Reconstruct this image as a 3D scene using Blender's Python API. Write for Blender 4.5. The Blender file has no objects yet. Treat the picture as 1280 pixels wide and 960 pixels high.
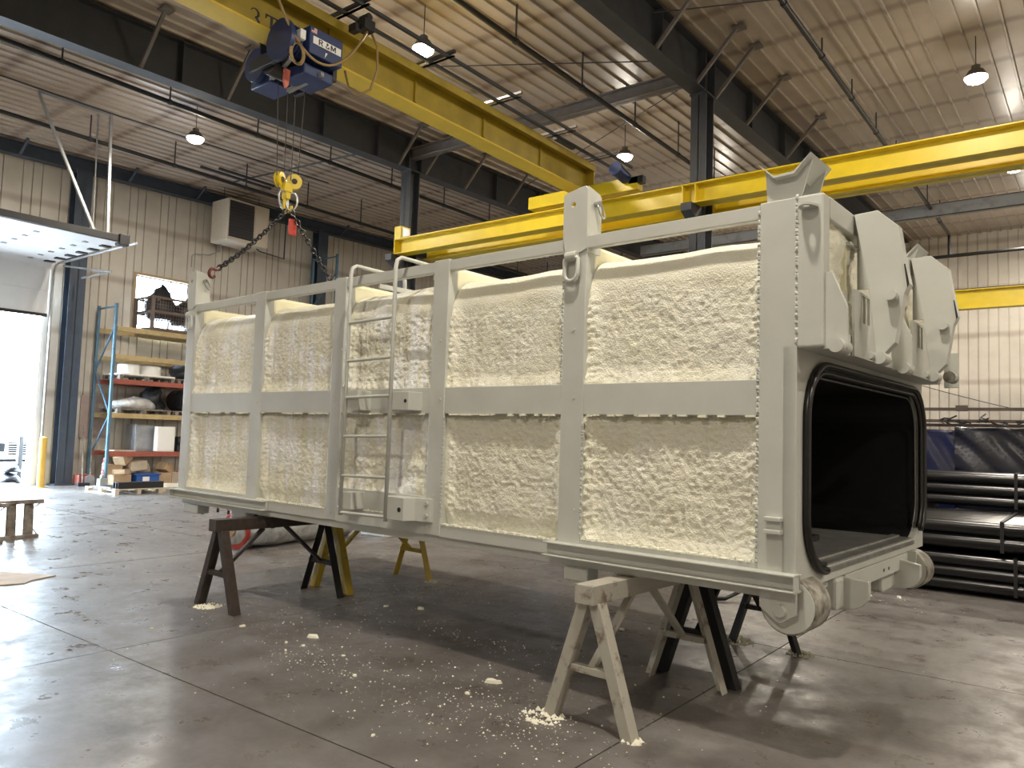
import bpy, bmesh, math, random
import numpy as np
from mathutils import Vector, Matrix
random.seed(7)
scene = bpy.context.scene
COL = scene.collection
R = math.radians

# ------------------------------------------------------------------ camera
# world axes: X along the crane runway (towards the near end), Y across the hall, Z up
cam_d = bpy.data.cameras.new('camera')
cam = bpy.data.objects.new('camera', cam_d)
COL.objects.link(cam)
scene.camera = cam
cam_d.sensor_fit = 'HORIZONTAL'
cam_d.sensor_width = 36.0
cam_d.lens = 36.0 * 962.0 / 1280.0
cam_d.clip_start = 0.05
cam_d.clip_end = 300
HD, PITCH, ROLL = R(37.75), R(3.93), R(1.8)
fw = Vector((-math.sin(HD) * math.cos(PITCH), math.cos(HD) * math.cos(PITCH), math.sin(PITCH)))
rt = Vector((math.cos(HD), math.sin(HD), 0))
up = rt.cross(fw)
rt2 = rt * math.cos(ROLL) + up * math.sin(ROLL)
up2 = up * math.cos(ROLL) - rt * math.sin(ROLL)
M = Matrix((rt2, up2, -fw)).transposed().to_4x4()
M.translation = Vector((0, 0, 1.6))
cam.matrix_world = M

# ------------------------------------------------------------------ world, exposure
w = bpy.data.worlds.new('sky')
scene.world = w
w.use_nodes = True
bg = w.node_tree.nodes['Background']
bg.inputs[0].default_value = (0.66, 0.83, 1.0, 1)
bg.inputs[1].default_value = 32.0
vs = scene.view_settings
vs.view_transform = 'Standard'
vs.look = 'None'
vs.gamma = 1.0
vs.use_curve_mapping = False
vs.exposure = 0.76
LAMP_W = 165.0
LAMP_UP = 24.0
LAMP_C = (1.0, 0.905, 0.77)

# ------------------------------------------------------------------ helpers
class MB:
    def __init__(s):
        s.v = []; s.f = []
    def add(s, vs_, fs):
        o = len(s.v)
        s.v += [tuple(p) for p in vs_]
        s.f += [tuple(i + o for i in f) for f in fs]
        return s
    def box(s, x0, x1, y0, y1, z0, z1, m=None):
        p = [(x0,y0,z0),(x1,y0,z0),(x1,y1,z0),(x0,y1,z0),(x0,y0,z1),(x1,y0,z1),(x1,y1,z1),(x0,y1,z1)]
        if m is not None: p = [m @ Vector(q) for q in p]
        return s.add(p, [(0,3,2,1),(4,5,6,7),(0,1,5,4),(1,2,6,5),(2,3,7,6),(3,0,4,7)])
    def prism(s, pts, plane, d0, d1):
        n = len(pts)
        def P(a, b, d):
            return (a, d, b) if plane == 'xz' else ((d, a, b) if plane == 'yz' else (a, b, d))
        vs_ = [P(a, b, d0) for a, b in pts] + [P(a, b, d1) for a, b in pts]
        fs = [tuple(range(n)), tuple(range(2*n-1, n-1, -1))]
        fs += [(i, (i+1) % n, n+(i+1) % n, n+i) for i in range(n)]
        return s.add(vs_, fs)
    def bar(s, p0, p1, a, b, upv=(0,0,1)):
        """rectangular bar from p0 to p1, a wide, b high"""
        p0 = Vector(p0); p1 = Vector(p1)
        d = (p1 - p0).normalized()
        u = Vector(upv)
        if abs(d.dot(u)) > 0.97: u = Vector((1,0,0))
        sx = d.cross(u).normalized(); sz = sx.cross(d).normalized()
        vs_ = []
        for p in (p0, p1):
            for i, j in ((-1,-1),(1,-1),(1,1),(-1,1)):
                vs_.append(p + sx*(i*a/2) + sz*(j*b/2))
        return s.add(vs_, [(0,3,2,1),(4,5,6,7),(0,1,5,4),(1,2,6,5),(2,3,7,6),(3,0,4,7)])
    def cyl(s, p0, p1, r, n=16, r2=None, hollow=0):
        p0 = Vector(p0); p1 = Vector(p1); r2 = r if r2 is None else r2
        d = (p1 - p0).normalized()
        u = Vector((0,0,1)) if abs(d.z) < 0.9 else Vector((1,0,0))
        a = d.cross(u).normalized(); b = d.cross(a).normalized()
        vs_ = []
        for p, rr in ((p0, r), (p1, r2)):
            for k in range(n):
                t = 2*math.pi*k/n
                vs_.append(p + a*(rr*math.cos(t)) + b*(rr*math.sin(t)))
        fs = [(k, (k+1) % n, n+(k+1) % n, n+k) for k in range(n)]
        if hollow:
            for p in (p0, p1):
                for k in range(n):
                    t = 2*math.pi*k/n
                    vs_.append(p + a*(hollow*math.cos(t)) + b*(hollow*math.sin(t)))
            fs += [(2*n+k, 3*n+k, 3*n+(k+1) % n, 2*n+(k+1) % n) for k in range(n)]
            fs += [(k, 2*n+k, 2*n+(k+1) % n, (k+1) % n) for k in range(n)]
            fs += [(n+k, n+(k+1) % n, 3*n+(k+1) % n, 3*n+k) for k in range(n)]
        else:
            fs += [tuple(range(n-1, -1, -1)), tuple(range(n, 2*n))]
        return s.add(vs_, fs)
    def tube(s, pts, r, n=8, closed=False):
        pts = [Vector(p) for p in pts]; m = len(pts); vs_ = []
        nrm = None
        for i, p in enumerate(pts):
            a = pts[(i-1) % m] if (closed or i > 0) else p
            b = pts[(i+1) % m] if (closed or i < m-1) else p
            d = (b - a).normalized()
            if nrm is None:
                u = Vector((0,0,1)) if abs(d.z) < 0.9 else Vector((1,0,0))
                nrm = d.cross(u).normalized()
            else:
                nrm = (nrm - d*nrm.dot(d)).normalized()
            bb = d.cross(nrm)
            for k in range(n):
                t = 2*math.pi*k/n
                vs_.append(p + nrm*(r*math.cos(t)) + bb*(r*math.sin(t)))
        fs = []
        for i in range(m if closed else m-1):
            j = (i+1) % m
            fs += [(i*n+k, i*n+(k+1) % n, j*n+(k+1) % n, j*n+k) for k in range(n)]
        if not closed:
            fs += [tuple(range(n-1, -1, -1)), tuple(range((m-1)*n, m*n))]
        return s.add(vs_, fs)
    def grid(s, P):
        """P: array (a,b,3)"""
        a, b = P.shape[:2]
        fs = [(i*b+j, (i+1)*b+j, (i+1)*b+j+1, i*b+j+1) for i in range(a-1) for j in range(b-1)]
        return s.add([tuple(map(float, q)) for q in P.reshape(-1, 3)], fs)
    def blob(s, c, rx, ry, rz, seed=0, amp=0.15, nu=14, nv=9, flat=True):
        rnd = random.Random(seed)
        ph = [(rnd.uniform(0,6.28), rnd.uniform(1,4), rnd.uniform(1,4)) for _ in range(4)]
        vs_ = []; fs = []
        for j in range(nv+1):
            t = math.pi*j/nv
            for i in range(nu):
                a = 2*math.pi*i/nu
                k = 1 + amp*sum(math.sin(p0 + round(f1)*a + f2*t) for p0, f1, f2 in ph)/2
                z = math.cos(t)*rz*k
                if flat: z = max(z, -0.45*rz)
                vs_.append((c[0]+rx*k*math.sin(t)*math.cos(a), c[1]+ry*k*math.sin(t)*math.sin(a), c[2]+z))
        for j in range(nv):
            fs += [(j*nu+i, (j+1)*nu+i, (j+1)*nu+(i+1) % nu, j*nu+(i+1) % nu) for i in range(nu)]
        return s.add(vs_, fs)
    def mesh(s, name, recalc=True):
        me = bpy.data.meshes.new(name)
        me.from_pydata(s.v, [], s.f)
        if recalc:
            bm = bmesh.new(); bm.from_mesh(me)
            bmesh.ops.recalc_face_normals(bm, faces=bm.faces)
            bm.to_mesh(me); bm.free()
        me.update()
        return me
    def build(s, name, mat, parent=None, smooth=False, bevel=0.0, seg=2, off=None, recalc=True):
        if off is not None:
            s.v = [(p[0]-off[0], p[1]-off[1], p[2]-off[2]) for p in s.v]
        return link(name, s.mesh(name, recalc), mat, parent, smooth, bevel, seg)

def link(name, me, mat, parent=None, smooth=False, bevel=0.0, seg=2):
    if mat is not None and not me.materials: me.materials.append(mat)
    o = bpy.data.objects.new(name, me)
    COL.objects.link(o)
    if parent is not None: o.parent = parent
    if smooth == 'auto':
        for p in me.polygons: p.use_smooth = True
        try: me.set_sharp_from_angle(angle=R(40))
        except Exception: pass
    elif smooth:
        for p in me.polygons: p.use_smooth = True
    if bevel:
        b = o.modifiers.new('bevel', 'BEVEL'); b.width = bevel; b.segments = seg
        b.limit_method = 'ANGLE'; b.angle_limit = R(40)
    return o

def tag(o, label, cat, group=None, kind=None):
    if label: o['label'] = label
    if cat: o['category'] = cat
    if group: o['group'] = group
    if kind: o['kind'] = kind
    return o
def thing(name, label, cat, loc=(0,0,0), rz=0.0, group=None):
    o = bpy.data.objects.new(name, None); COL.objects.link(o)
    o.empty_display_size = 0.1
    o.location = loc; o.rotation_euler = (0, 0, rz)
    return tag(o, label, cat, group)
def struct(o, label=None, cat=None):
    o['kind'] = 'structure'
    if label: o['label'] = label
    if cat: o['category'] = cat
    return o
def copy_tree(o, parent=None):
    c = o.copy(); COL.objects.link(c)
    if parent is not None: c.parent = parent
    for ch in list(o.children): copy_tree(ch, c)
    return c

# ------------------------------------------------------------------ materials
MATS = {}
def mat(name, col, rough=0.5, metal=0.0, var=0.0, vscale=6.0, col2=None, bump=0.0, bscale=40.0, emit=None, coords='Object', spec=0.5, stretch=None, contrast=(0.35, 0.65)):
    m = bpy.data.materials.new(name); m.use_nodes = True
    nt = m.node_tree; N = nt.nodes; L = nt.links
    b = N['Principled BSDF']
    b.inputs['Base Color'].default_value = (*col, 1)
    b.inputs['Roughness'].default_value = rough
    b.inputs['Metallic'].default_value = metal
    b.inputs['Specular IOR Level'].default_value = spec
    if var or bump or col2:
        tc = N.new('ShaderNodeTexCoord'); src = tc.outputs[coords]
        if stretch:
            mp = N.new('ShaderNodeMapping'); mp.inputs['Scale'].default_value = stretch
            L.new(src, mp.inputs['Vector']); src = mp.outputs['Vector']
    if col2 or var:
        n = N.new('ShaderNodeTexNoise'); n.inputs['Scale'].default_value = vscale
        n.inputs['Detail'].default_value = 6; n.inputs['Roughness'].default_value = 0.6
        L.new(src, n.inputs['Vector'])
        r = N.new('ShaderNodeValToRGB')
        r.color_ramp.elements[0].position = contrast[0]; r.color_ramp.elements[1].position = contrast[1]
        c2 = col2 if col2 else tuple(max(0, c*(1-var)) for c in col)
        r.color_ramp.elements[0].color = (*c2, 1); r.color_ramp.elements[1].color = (*col, 1)
        L.new(n.outputs['Fac'], r.inputs['Fac']); L.new(r.outputs['Color'], b.inputs['Base Color'])
    if bump:
        n2 = N.new('ShaderNodeTexNoise'); n2.inputs['Scale'].default_value = bscale; n2.inputs['Detail'].default_value = 4
        L.new(src, n2.inputs['Vector'])
        bp = N.new('ShaderNodeBump'); bp.inputs['Strength'].default_value = bump; bp.inputs['Distance'].default_value = 0.01
        L.new(n2.outputs['Fac'], bp.inputs['Height']); L.new(bp.outputs['Normal'], b.inputs['Normal'])
    if emit:
        b.inputs['Emission Color'].default_value = (*emit[0], 1); b.inputs['Emission Strength'].default_value = emit[1]
    MATS[name] = m
    return m

grey_paint = mat('container_grey_paint', (0.55, 0.56, 0.515), 0.42, var=0.08, vscale=3.0, bump=0.03, bscale=30)
foam_m = mat('spray_foam', (0.85, 0.835, 0.72), 0.6, col2=(0.80, 0.775, 0.62), vscale=5.0, bump=0.9, bscale=95, spec=0.4)
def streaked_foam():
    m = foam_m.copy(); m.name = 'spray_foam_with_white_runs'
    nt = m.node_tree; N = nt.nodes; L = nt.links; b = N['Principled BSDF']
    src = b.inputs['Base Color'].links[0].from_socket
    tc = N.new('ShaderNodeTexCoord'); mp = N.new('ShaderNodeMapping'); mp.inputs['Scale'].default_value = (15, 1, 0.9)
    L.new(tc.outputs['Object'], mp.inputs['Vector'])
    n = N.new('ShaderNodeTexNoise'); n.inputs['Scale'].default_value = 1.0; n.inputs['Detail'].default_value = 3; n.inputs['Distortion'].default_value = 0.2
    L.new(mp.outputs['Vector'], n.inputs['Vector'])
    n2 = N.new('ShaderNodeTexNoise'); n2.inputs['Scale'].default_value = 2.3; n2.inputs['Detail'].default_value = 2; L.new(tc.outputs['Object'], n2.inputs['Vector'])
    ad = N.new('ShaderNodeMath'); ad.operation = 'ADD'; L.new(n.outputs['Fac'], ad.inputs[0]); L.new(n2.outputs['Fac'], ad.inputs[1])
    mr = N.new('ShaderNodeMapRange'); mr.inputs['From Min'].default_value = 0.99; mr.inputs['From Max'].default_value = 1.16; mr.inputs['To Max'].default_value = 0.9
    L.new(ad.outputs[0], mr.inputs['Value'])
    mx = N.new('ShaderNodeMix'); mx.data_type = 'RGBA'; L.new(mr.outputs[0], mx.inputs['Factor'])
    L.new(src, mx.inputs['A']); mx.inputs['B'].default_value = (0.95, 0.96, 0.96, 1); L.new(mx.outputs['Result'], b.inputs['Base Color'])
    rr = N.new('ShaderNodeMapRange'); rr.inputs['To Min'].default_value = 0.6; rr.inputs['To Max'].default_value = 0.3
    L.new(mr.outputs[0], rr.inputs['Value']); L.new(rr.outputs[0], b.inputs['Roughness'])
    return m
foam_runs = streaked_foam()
foam_chip_m = mat('foam_chip', (0.88, 0.86, 0.72), 0.7, bump=0.4, bscale=60)
foam_smooth = mat('foam_overspray', (0.80, 0.77, 0.56), 0.6, col2=(0.74, 0.70, 0.47), vscale=4.0, bump=0.15, bscale=40)
rubber = mat('black_rubber', (0.006, 0.006, 0.0065), 0.3)
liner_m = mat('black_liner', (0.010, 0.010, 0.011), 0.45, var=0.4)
sill_m = mat('worn_steel', (0.42, 0.42, 0.40), 0.35, metal=0.6, var=0.35, vscale=9)
wheel_m = mat('worn_roller_steel', (0.45, 0.44, 0.38), 0.5, metal=0.15, col2=(0.13, 0.11, 0.09), vscale=13, bump=0.2)
dark_beam = mat('dark_primer_steel', (0.040, 0.043, 0.050), 0.55, var=0.25, vscale=4)
blue_beam = mat('slate_blue_steel', (0.060, 0.080, 0.115), 0.5, var=0.2, vscale=4)
purlin_grey = mat('grey_beam_paint', (0.30, 0.31, 0.31), 0.6, col2=(0.20, 0.19, 0.18), vscale=3, contrast=(0.3, 0.5))
strut_grey = mat('mauve_grey_steel', (0.17, 0.15, 0.14), 0.6, var=0.2)
yellow = mat('crane_yellow', (0.70, 0.515, 0.014), 0.38, var=0.12, vscale=3)
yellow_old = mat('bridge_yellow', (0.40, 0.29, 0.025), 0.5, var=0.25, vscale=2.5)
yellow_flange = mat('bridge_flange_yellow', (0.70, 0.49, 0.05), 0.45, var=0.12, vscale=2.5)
blue_m = mat('hoist_blue', (0.018, 0.038, 0.135), 0.42, var=0.3, vscale=8)
black_m = mat('black_steel', (0.014, 0.014, 0.015), 0.45, var=0.3)
rope_m = mat('wire_rope', (0.06, 0.055, 0.05), 0.5, metal=0.5)
cable_m = mat('tan_cable', (0.30, 0.20, 0.08), 0.5)
chain_m = mat('dark_chain', (0.035, 0.033, 0.032), 0.4, metal=0.7)
steel_m = mat('bare_steel', (0.45, 0.45, 0.45), 0.35, metal=0.8, var=0.2)
galv_m = mat('galvanised_steel', (0.38, 0.39, 0.40), 0.45, metal=0.5, var=0.2)
red_m = mat('red_tag', (0.50, 0.05, 0.03), 0.5)
hookred_m = mat('oxide_red_hook', (0.11, 0.022, 0.022), 0.45, metal=0.3)
white_m = mat('white_plastic', (0.82, 0.82, 0.80), 0.45)
ivory_m = mat('heater_ivory', (0.66, 0.58, 0.47), 0.5, var=0.06)
louvre_m = mat('heater_louvre', (0.045, 0.045, 0.05), 0.5)
wood_m = mat('raw_wood', (0.55, 0.40, 0.24), 0.7, var=0.3, vscale=9, stretch=(1, 8, 8))
oldwood_m = mat('weathered_wood', (0.30, 0.27, 0.23), 0.75, col2=(0.12, 0.09, 0.07), vscale=10)
pallet_m = mat('pallet_wood', (0.62, 0.54, 0.42), 0.75, var=0.35, vscale=8)
card_m = mat('cardboard', (0.47, 0.33, 0.20), 0.8, var=0.2)
card2_m = mat('cardboard_pale', (0.50, 0.41, 0.32), 0.8, var=0.2)
rackblue_m = mat('rack_blue', (0.10, 0.20, 0.29), 0.45, var=0.2)
rackorange_m = mat('rack_tan_beam', (0.50, 0.38, 0.19), 0.55, var=0.2)
rackred_m = mat('rack_red_beam', (0.36, 0.10, 0.07), 0.5, var=0.2)
wrap_m = mat('clear_wrap', (0.62, 0.62, 0.60), 0.25, col2=(0.36, 0.35, 0.33), vscale=7, bump=0.6, bscale=14)
bag_m = mat('black_bag', (0.02, 0.022, 0.028), 0.4, bump=0.6, bscale=12)
bluebin_m = mat('blue_bin', (0.02, 0.09, 0.35), 0.45)
redcan_m = mat('red_can', (0.42, 0.03, 0.03), 0.45)
door_m = mat('door_white', (0.74, 0.73, 0.72), 0.45, var=0.06, vscale=2)
doorframe_m = mat('jamb_white', (0.75, 0.73, 0.68), 0.5)
bollard_m = mat('bollard_yellow', (0.74, 0.47, 0.10), 0.5, var=0.15)
tarp_m = mat('navy_tarp', (0.005, 0.008, 0.045), 0.3, col2=(0.004, 0.006, 0.030), vscale=3, bump=0.3, bscale=9)
blacktarp_m = mat('black_film', (0.012, 0.012, 0.016), 0.25, bump=0.3, bscale=9)
pipe_m = mat('black_pipe', (0.010, 0.010, 0.011), 0.22, var=0.3, bump=0.05)
glass_m = mat('window_glass', (0.9, 0.95, 1.0), 0.05)
nt = glass_m.node_tree
tr = nt.nodes.new('ShaderNodeBsdfTransparent'); gl = nt.nodes.new('ShaderNodeBsdfGlossy'); gl.inputs['Roughness'].default_value = 0.05
mx = nt.nodes.new('ShaderNodeMixShader'); mx.inputs['Fac'].default_value = 0.06
nt.links.new(tr.outputs[0], mx.inputs[1]); nt.links.new(gl.outputs[0], mx.inputs[2])
nt.links.new(mx.outputs[0], nt.nodes['Material Output'].inputs['Surface'])
lens_m = mat('lamp_lens', (1, 1, 1), 0.4, emit=((1.0, 0.93, 0.80), 60.0))
lampbody_m = mat('lamp_housing', (0.16, 0.15, 0.14), 0.5, metal=0.4)
truck_m = mat('truck_white', (0.45, 0.45, 0.47), 0.35)
dark_trim = mat('dark_truck_trim', (0.003, 0.003, 0.0035), 0.7, spec=0.1)
apron_m = mat('outside_concrete', (0.42, 0.40, 0.38), 0.8, var=0.15, vscale=1.0)
cream_horse = mat('chipped_cream_paint', (0.42, 0.40, 0.34), 0.6, col2=(0.16, 0.12, 0.09), vscale=9, contrast=(0.32, 0.44), bump=0.2)
brown_horse = mat('rusty_brown_steel', (0.050, 0.034, 0.026), 0.65, var=0.5, vscale=12, bump=0.2)
black_horse = mat('black_painted_steel', (0.010, 0.010, 0.010), 0.5)
yellow_horse = mat('chipped_yellow_paint', (0.52, 0.36, 0.03), 0.55, col2=(0.20, 0.13, 0.03), vscale=9, contrast=(0.30, 0.42))

def sheet_metal(name, base, dirt_shade, rough, axis, period, offset, width, streak):
    """painted liner sheet with colour bands: dust at purlins, dust and painted shadow at girts"""
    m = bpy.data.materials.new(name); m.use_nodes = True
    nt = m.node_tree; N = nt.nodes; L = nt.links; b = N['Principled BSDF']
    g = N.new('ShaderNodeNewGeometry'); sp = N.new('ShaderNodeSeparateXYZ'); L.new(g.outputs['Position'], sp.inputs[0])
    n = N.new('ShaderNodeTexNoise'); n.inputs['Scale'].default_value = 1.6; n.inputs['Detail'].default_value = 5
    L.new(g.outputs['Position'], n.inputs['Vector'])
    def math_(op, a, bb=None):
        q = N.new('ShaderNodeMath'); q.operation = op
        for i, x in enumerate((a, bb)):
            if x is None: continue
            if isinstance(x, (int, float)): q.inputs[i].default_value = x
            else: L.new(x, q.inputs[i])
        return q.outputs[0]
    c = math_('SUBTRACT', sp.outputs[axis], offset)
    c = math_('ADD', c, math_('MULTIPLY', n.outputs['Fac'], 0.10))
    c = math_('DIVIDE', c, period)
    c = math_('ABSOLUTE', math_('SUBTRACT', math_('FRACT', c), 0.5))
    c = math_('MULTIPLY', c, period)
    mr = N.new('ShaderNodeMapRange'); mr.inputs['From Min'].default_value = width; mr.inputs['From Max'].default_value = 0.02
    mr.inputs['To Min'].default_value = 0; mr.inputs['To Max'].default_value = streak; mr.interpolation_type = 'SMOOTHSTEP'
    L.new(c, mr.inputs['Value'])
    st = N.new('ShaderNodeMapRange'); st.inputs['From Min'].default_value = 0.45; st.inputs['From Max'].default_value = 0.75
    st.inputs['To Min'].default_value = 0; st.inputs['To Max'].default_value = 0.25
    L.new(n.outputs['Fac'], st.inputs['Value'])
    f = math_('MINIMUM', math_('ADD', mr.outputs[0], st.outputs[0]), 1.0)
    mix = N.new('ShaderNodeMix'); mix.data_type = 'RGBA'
    mix.inputs['A'].default_value = (*base, 1); mix.inputs['B'].default_value = (*dirt_shade, 1)
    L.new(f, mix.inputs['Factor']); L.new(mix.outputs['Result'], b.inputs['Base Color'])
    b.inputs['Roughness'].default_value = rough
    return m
wall_sheet = sheet_metal('wall_liner_sheet', (0.60, 0.56, 0.49), (0.30, 0.24, 0.19), 0.36, 'Z', 1.62, 1.6, 0.16, 0.55)  # bands: girt shadows painted into the colour, along with dust
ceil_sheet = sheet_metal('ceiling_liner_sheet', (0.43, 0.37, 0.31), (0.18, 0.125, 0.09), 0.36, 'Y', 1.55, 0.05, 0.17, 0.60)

def concrete():
    m = bpy.data.materials.new('polished_concrete'); m.use_nodes = True
    nt = m.node_tree; N = nt.nodes; L = nt.links; b = N['Principled BSDF']
    g = N.new('ShaderNodeNewGeometry')
    def noise(sc, det, r=0.6):
        n = N.new('ShaderNodeTexNoise'); n.inputs['Scale'].default_value = sc; n.inputs['Detail'].default_value = det
        n.inputs['Roughness'].default_value = r; L.new(g.outputs['Position'], n.inputs['Vector']); return n.outputs['Fac']
    def ramp(f, stops):
        r = N.new('ShaderNodeValToRGB'); e = r.color_ramp.elements
        e[0].position, e[0].color = stops[0][0], (*stops[0][1], 1)
        e[1].position, e[1].color = stops[-1][0], (*stops[-1][1], 1)
        for p, c in stops[1:-1]:
            q = e.new(p); q.color = (*c, 1)
        L.new(f, r.inputs['Fac']); return r.outputs['Color']
    base = ramp(noise(0.9, 8), [(0.32, (0.095, 0.082, 0.072)), (0.50, (0.150, 0.137, 0.127)), (0.68, (0.205, 0.192, 0.182))])
    stain = ramp(noise(1.7, 10, 0.72), [(0.46, (0, 0, 0)), (0.74, (1, 1, 1))])
    spots = ramp(noise(5.5, 9, 0.7), [(0.48, (0, 0, 0)), (0.72, (1, 1, 1))])
    def mix(a, bcol, fac, k):
        mm = N.new('ShaderNodeMath'); mm.operation = 'MULTIPLY'; mm.inputs[1].default_value = k; L.new(fac, mm.inputs[0])
        x = N.new('ShaderNodeMix'); x.data_type = 'RGBA'; L.new(mm.outputs[0], x.inputs['Factor'])
        L.new(a, x.inputs['A']); x.inputs['B'].default_value = (*bcol, 1); return x.outputs['Result']
    c = mix(base, (0.060, 0.043, 0.034), stain, 0.65)
    c = mix(c, (0.075, 0.062, 0.054), spots, 0.45)
    L.new(c, b.inputs['Base Color'])
    rr = ramp(noise(3.2, 9, 0.75), [(0.36, (0.22, 0.22, 0.22)), (0.64, (0.62, 0.62, 0.62))])
    L.new(rr, b.inputs['Roughness'])
    bp = N.new('ShaderNodeBump'); bp.inputs['Strength'].default_value = 0.22; bp.inputs['Distance'].default_value = 0.012
    L.new(noise(5.0, 7), bp.inputs['Height']); L.new(bp.outputs['Normal'], b.inputs['Normal'])
    return m
concrete_m = concrete()
joint_m = mat('joint_filler', (0.05, 0.045, 0.04), 0.8)

# ------------------------------------------------------------------ the hall
WX0, WX1, WY0, WY1 = -21.6, 9.0, -9.0, 30.6
def ceil_z(y): return 8.62 + 0.025*(y - 8)

floor = struct(MB().box(WX0-0.3, WX1, WY0, WY1, -0.25, -0.012).build('floor', joint_m))
xs = [WX0] + [x for x in np.arange(-19.83, 9, 3.55)] + [WX1]
ys = [WY0] + [y for y in np.arange(-7.95, 30, 3.55)] + [WY1]
for i in range(len(xs)-1):
    for j in range(len(ys)-1):
        MB().box(xs[i]+0.005, xs[i+1]-0.005, ys[j]+0.005, ys[j+1]-0.005, -0.0121, 0.0).build('slab', concrete_m, floor)
struct(MB().box(-80, WX0-0.3, -40, 60, -0.3, -0.03).build('ground_outside', apron_m), 'pale concrete apron outside the open overhead door', 'ground')

def ribbed(u0, u1, v0, v1, pitch, depth, gw, place):
    """sheet in (u,v) with narrow ribs standing proud by depth towards +w"""
    prof = [(u0, 0.0)]
    k = math.ceil((u0 + gw)/pitch)
    while k*pitch < u1 - gw:
        c = k*pitch
        prof += [(c-gw, 0), (c-gw*0.45, depth), (c+gw*0.45, depth), (c+gw, 0)]
        k += 1
    prof.append((u1, 0.0))
    vs_ = []; fs = []
    for v in (v0, v1):
        for u, d in prof: vs_.append(place(u, v, d))
    n = len(prof)
    fs = [(i, i+1, n+i+1, n+i) for i in range(n-1)]
    return MB().add(vs_, fs)

# ceiling: backing + liner panels running across the hall
me = MB().add([(WX0-0.2, WY0-0.2, ceil_z(WY0-0.2)+0.08), (WX1+0.2, WY0-0.2, ceil_z(WY0-0.2)+0.08), (WX1+0.2, WY1+0.2, ceil_z(WY1+0.2)+0.08), (WX0-0.2, WY1+0.2, ceil_z(WY1+0.2)+0.08),
               (WX0-0.2, WY0-0.2, ceil_z(WY0-0.2)+0.2), (WX1+0.2, WY0-0.2, ceil_z(WY0-0.2)+0.2), (WX1+0.2, WY1+0.2, ceil_z(WY1+0.2)+0.2), (WX0-0.2, WY1+0.2, ceil_z(WY1+0.2)+0.2)],
              [(0,3,2,1),(4,5,6,7),(0,1,5,4),(1,2,6,5),(2,3,7,6),(3,0,4,7)])
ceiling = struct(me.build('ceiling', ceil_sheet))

pm = MB()
prof = [(0,0),(0.220,0),(0.232,-0.042),(0.264,-0.042),(0.276,0),(0.520,0),(0.532,-0.042),(0.564,-0.042),(0.576,0),(0.820,0),(0.832,-0.042),(0.864,-0.042),(0.876,0),(0.8985,0)]
n = len(prof)
pm.add([(u, v, ceil_z(v)+d) for v in (WY0, WY1) for u, d in prof], [(i, n+i, n+i+1, i+1) for i in range(n-1)])
pmesh = pm.mesh('ceiling_panel')
for k in range(34):
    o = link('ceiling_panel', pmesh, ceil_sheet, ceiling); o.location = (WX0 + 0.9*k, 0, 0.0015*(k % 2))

# left (end) wall with the overhead door and the window
DY0, DY1, DZ = 3.30, 8.10, 5.55
NY0, NY1, NZ0, NZ1 = 10.45, 12.10, 4.18, 5.84
bk = MB()
T0, T1 = WX0-0.30, WX0-0.07
bk.box(T0, T1, WY0, DY0, -0.2, 9.4); bk.box(T0, T1, DY0, DY1, DZ, 9.4); bk.box(T0, T1, DY1, NY0, -0.2, 9.4)
bk.box(T0, T1, NY0, NY1, -0.2, NZ0); bk.box(T0, T1, NY0, NY1, NZ1, 9.4); bk.box(T0, T1, NY1, WY1, -0.2, 9.4)
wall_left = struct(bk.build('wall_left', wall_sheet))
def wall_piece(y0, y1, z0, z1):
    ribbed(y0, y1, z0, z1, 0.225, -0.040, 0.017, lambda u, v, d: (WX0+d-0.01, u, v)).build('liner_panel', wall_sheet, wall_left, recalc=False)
brk = sorted(set([WY0, DY0, DY1, NY0, NY1] + [float(y) for y in np.arange(-8.1, 30.6, 0.9)] + [WY1]))
brk = [b for i, b in enumerate(brk) if i == 0 or b - brk[i-1] > 0.05]
for a, b in zip(brk[:-1], brk[1:]):
    c = (a+b)/2; a2, b2 = a+0.002, b-0.002
    if DY0 < c < DY1: wall_piece(a2, b2, DZ, 9.3)
    elif NY0 < c < NY1: wall_piece(a2, b2, 0, NZ0); wall_piece(a2, b2, NZ1, 9.3)
    else: wall_piece(a2, b2, 0, 9.3)
# far side wall
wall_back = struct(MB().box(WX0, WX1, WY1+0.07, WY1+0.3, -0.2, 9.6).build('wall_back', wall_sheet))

wm = MB(); prof = [(0,0),(0.13,0),(0.138,0.04),(0.162,0.04),(0.17,0),(0.43,0),(0.438,0.04),(0.462,0.04),(0.47,0),(0.73,0),(0.738,0.04),(0.762,0.04),(0.77,0),(0.8985,0)]
n = len(prof)
wm.add([(u, WY1+d+0.01, v) for v in (0, 9.5) for u, d in prof], [(i, i+1, n+i+1, n+i) for i in range(n-1)])
wmesh = wm.mesh('liner_panel')
for k in range(34):
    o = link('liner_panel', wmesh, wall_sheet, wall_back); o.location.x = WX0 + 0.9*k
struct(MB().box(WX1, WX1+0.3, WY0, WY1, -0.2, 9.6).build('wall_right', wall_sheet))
struct(MB().box(WX0, WX1, WY0-0.3, WY0, -0.2, 9.4).build('wall_front', wall_sheet))

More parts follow.
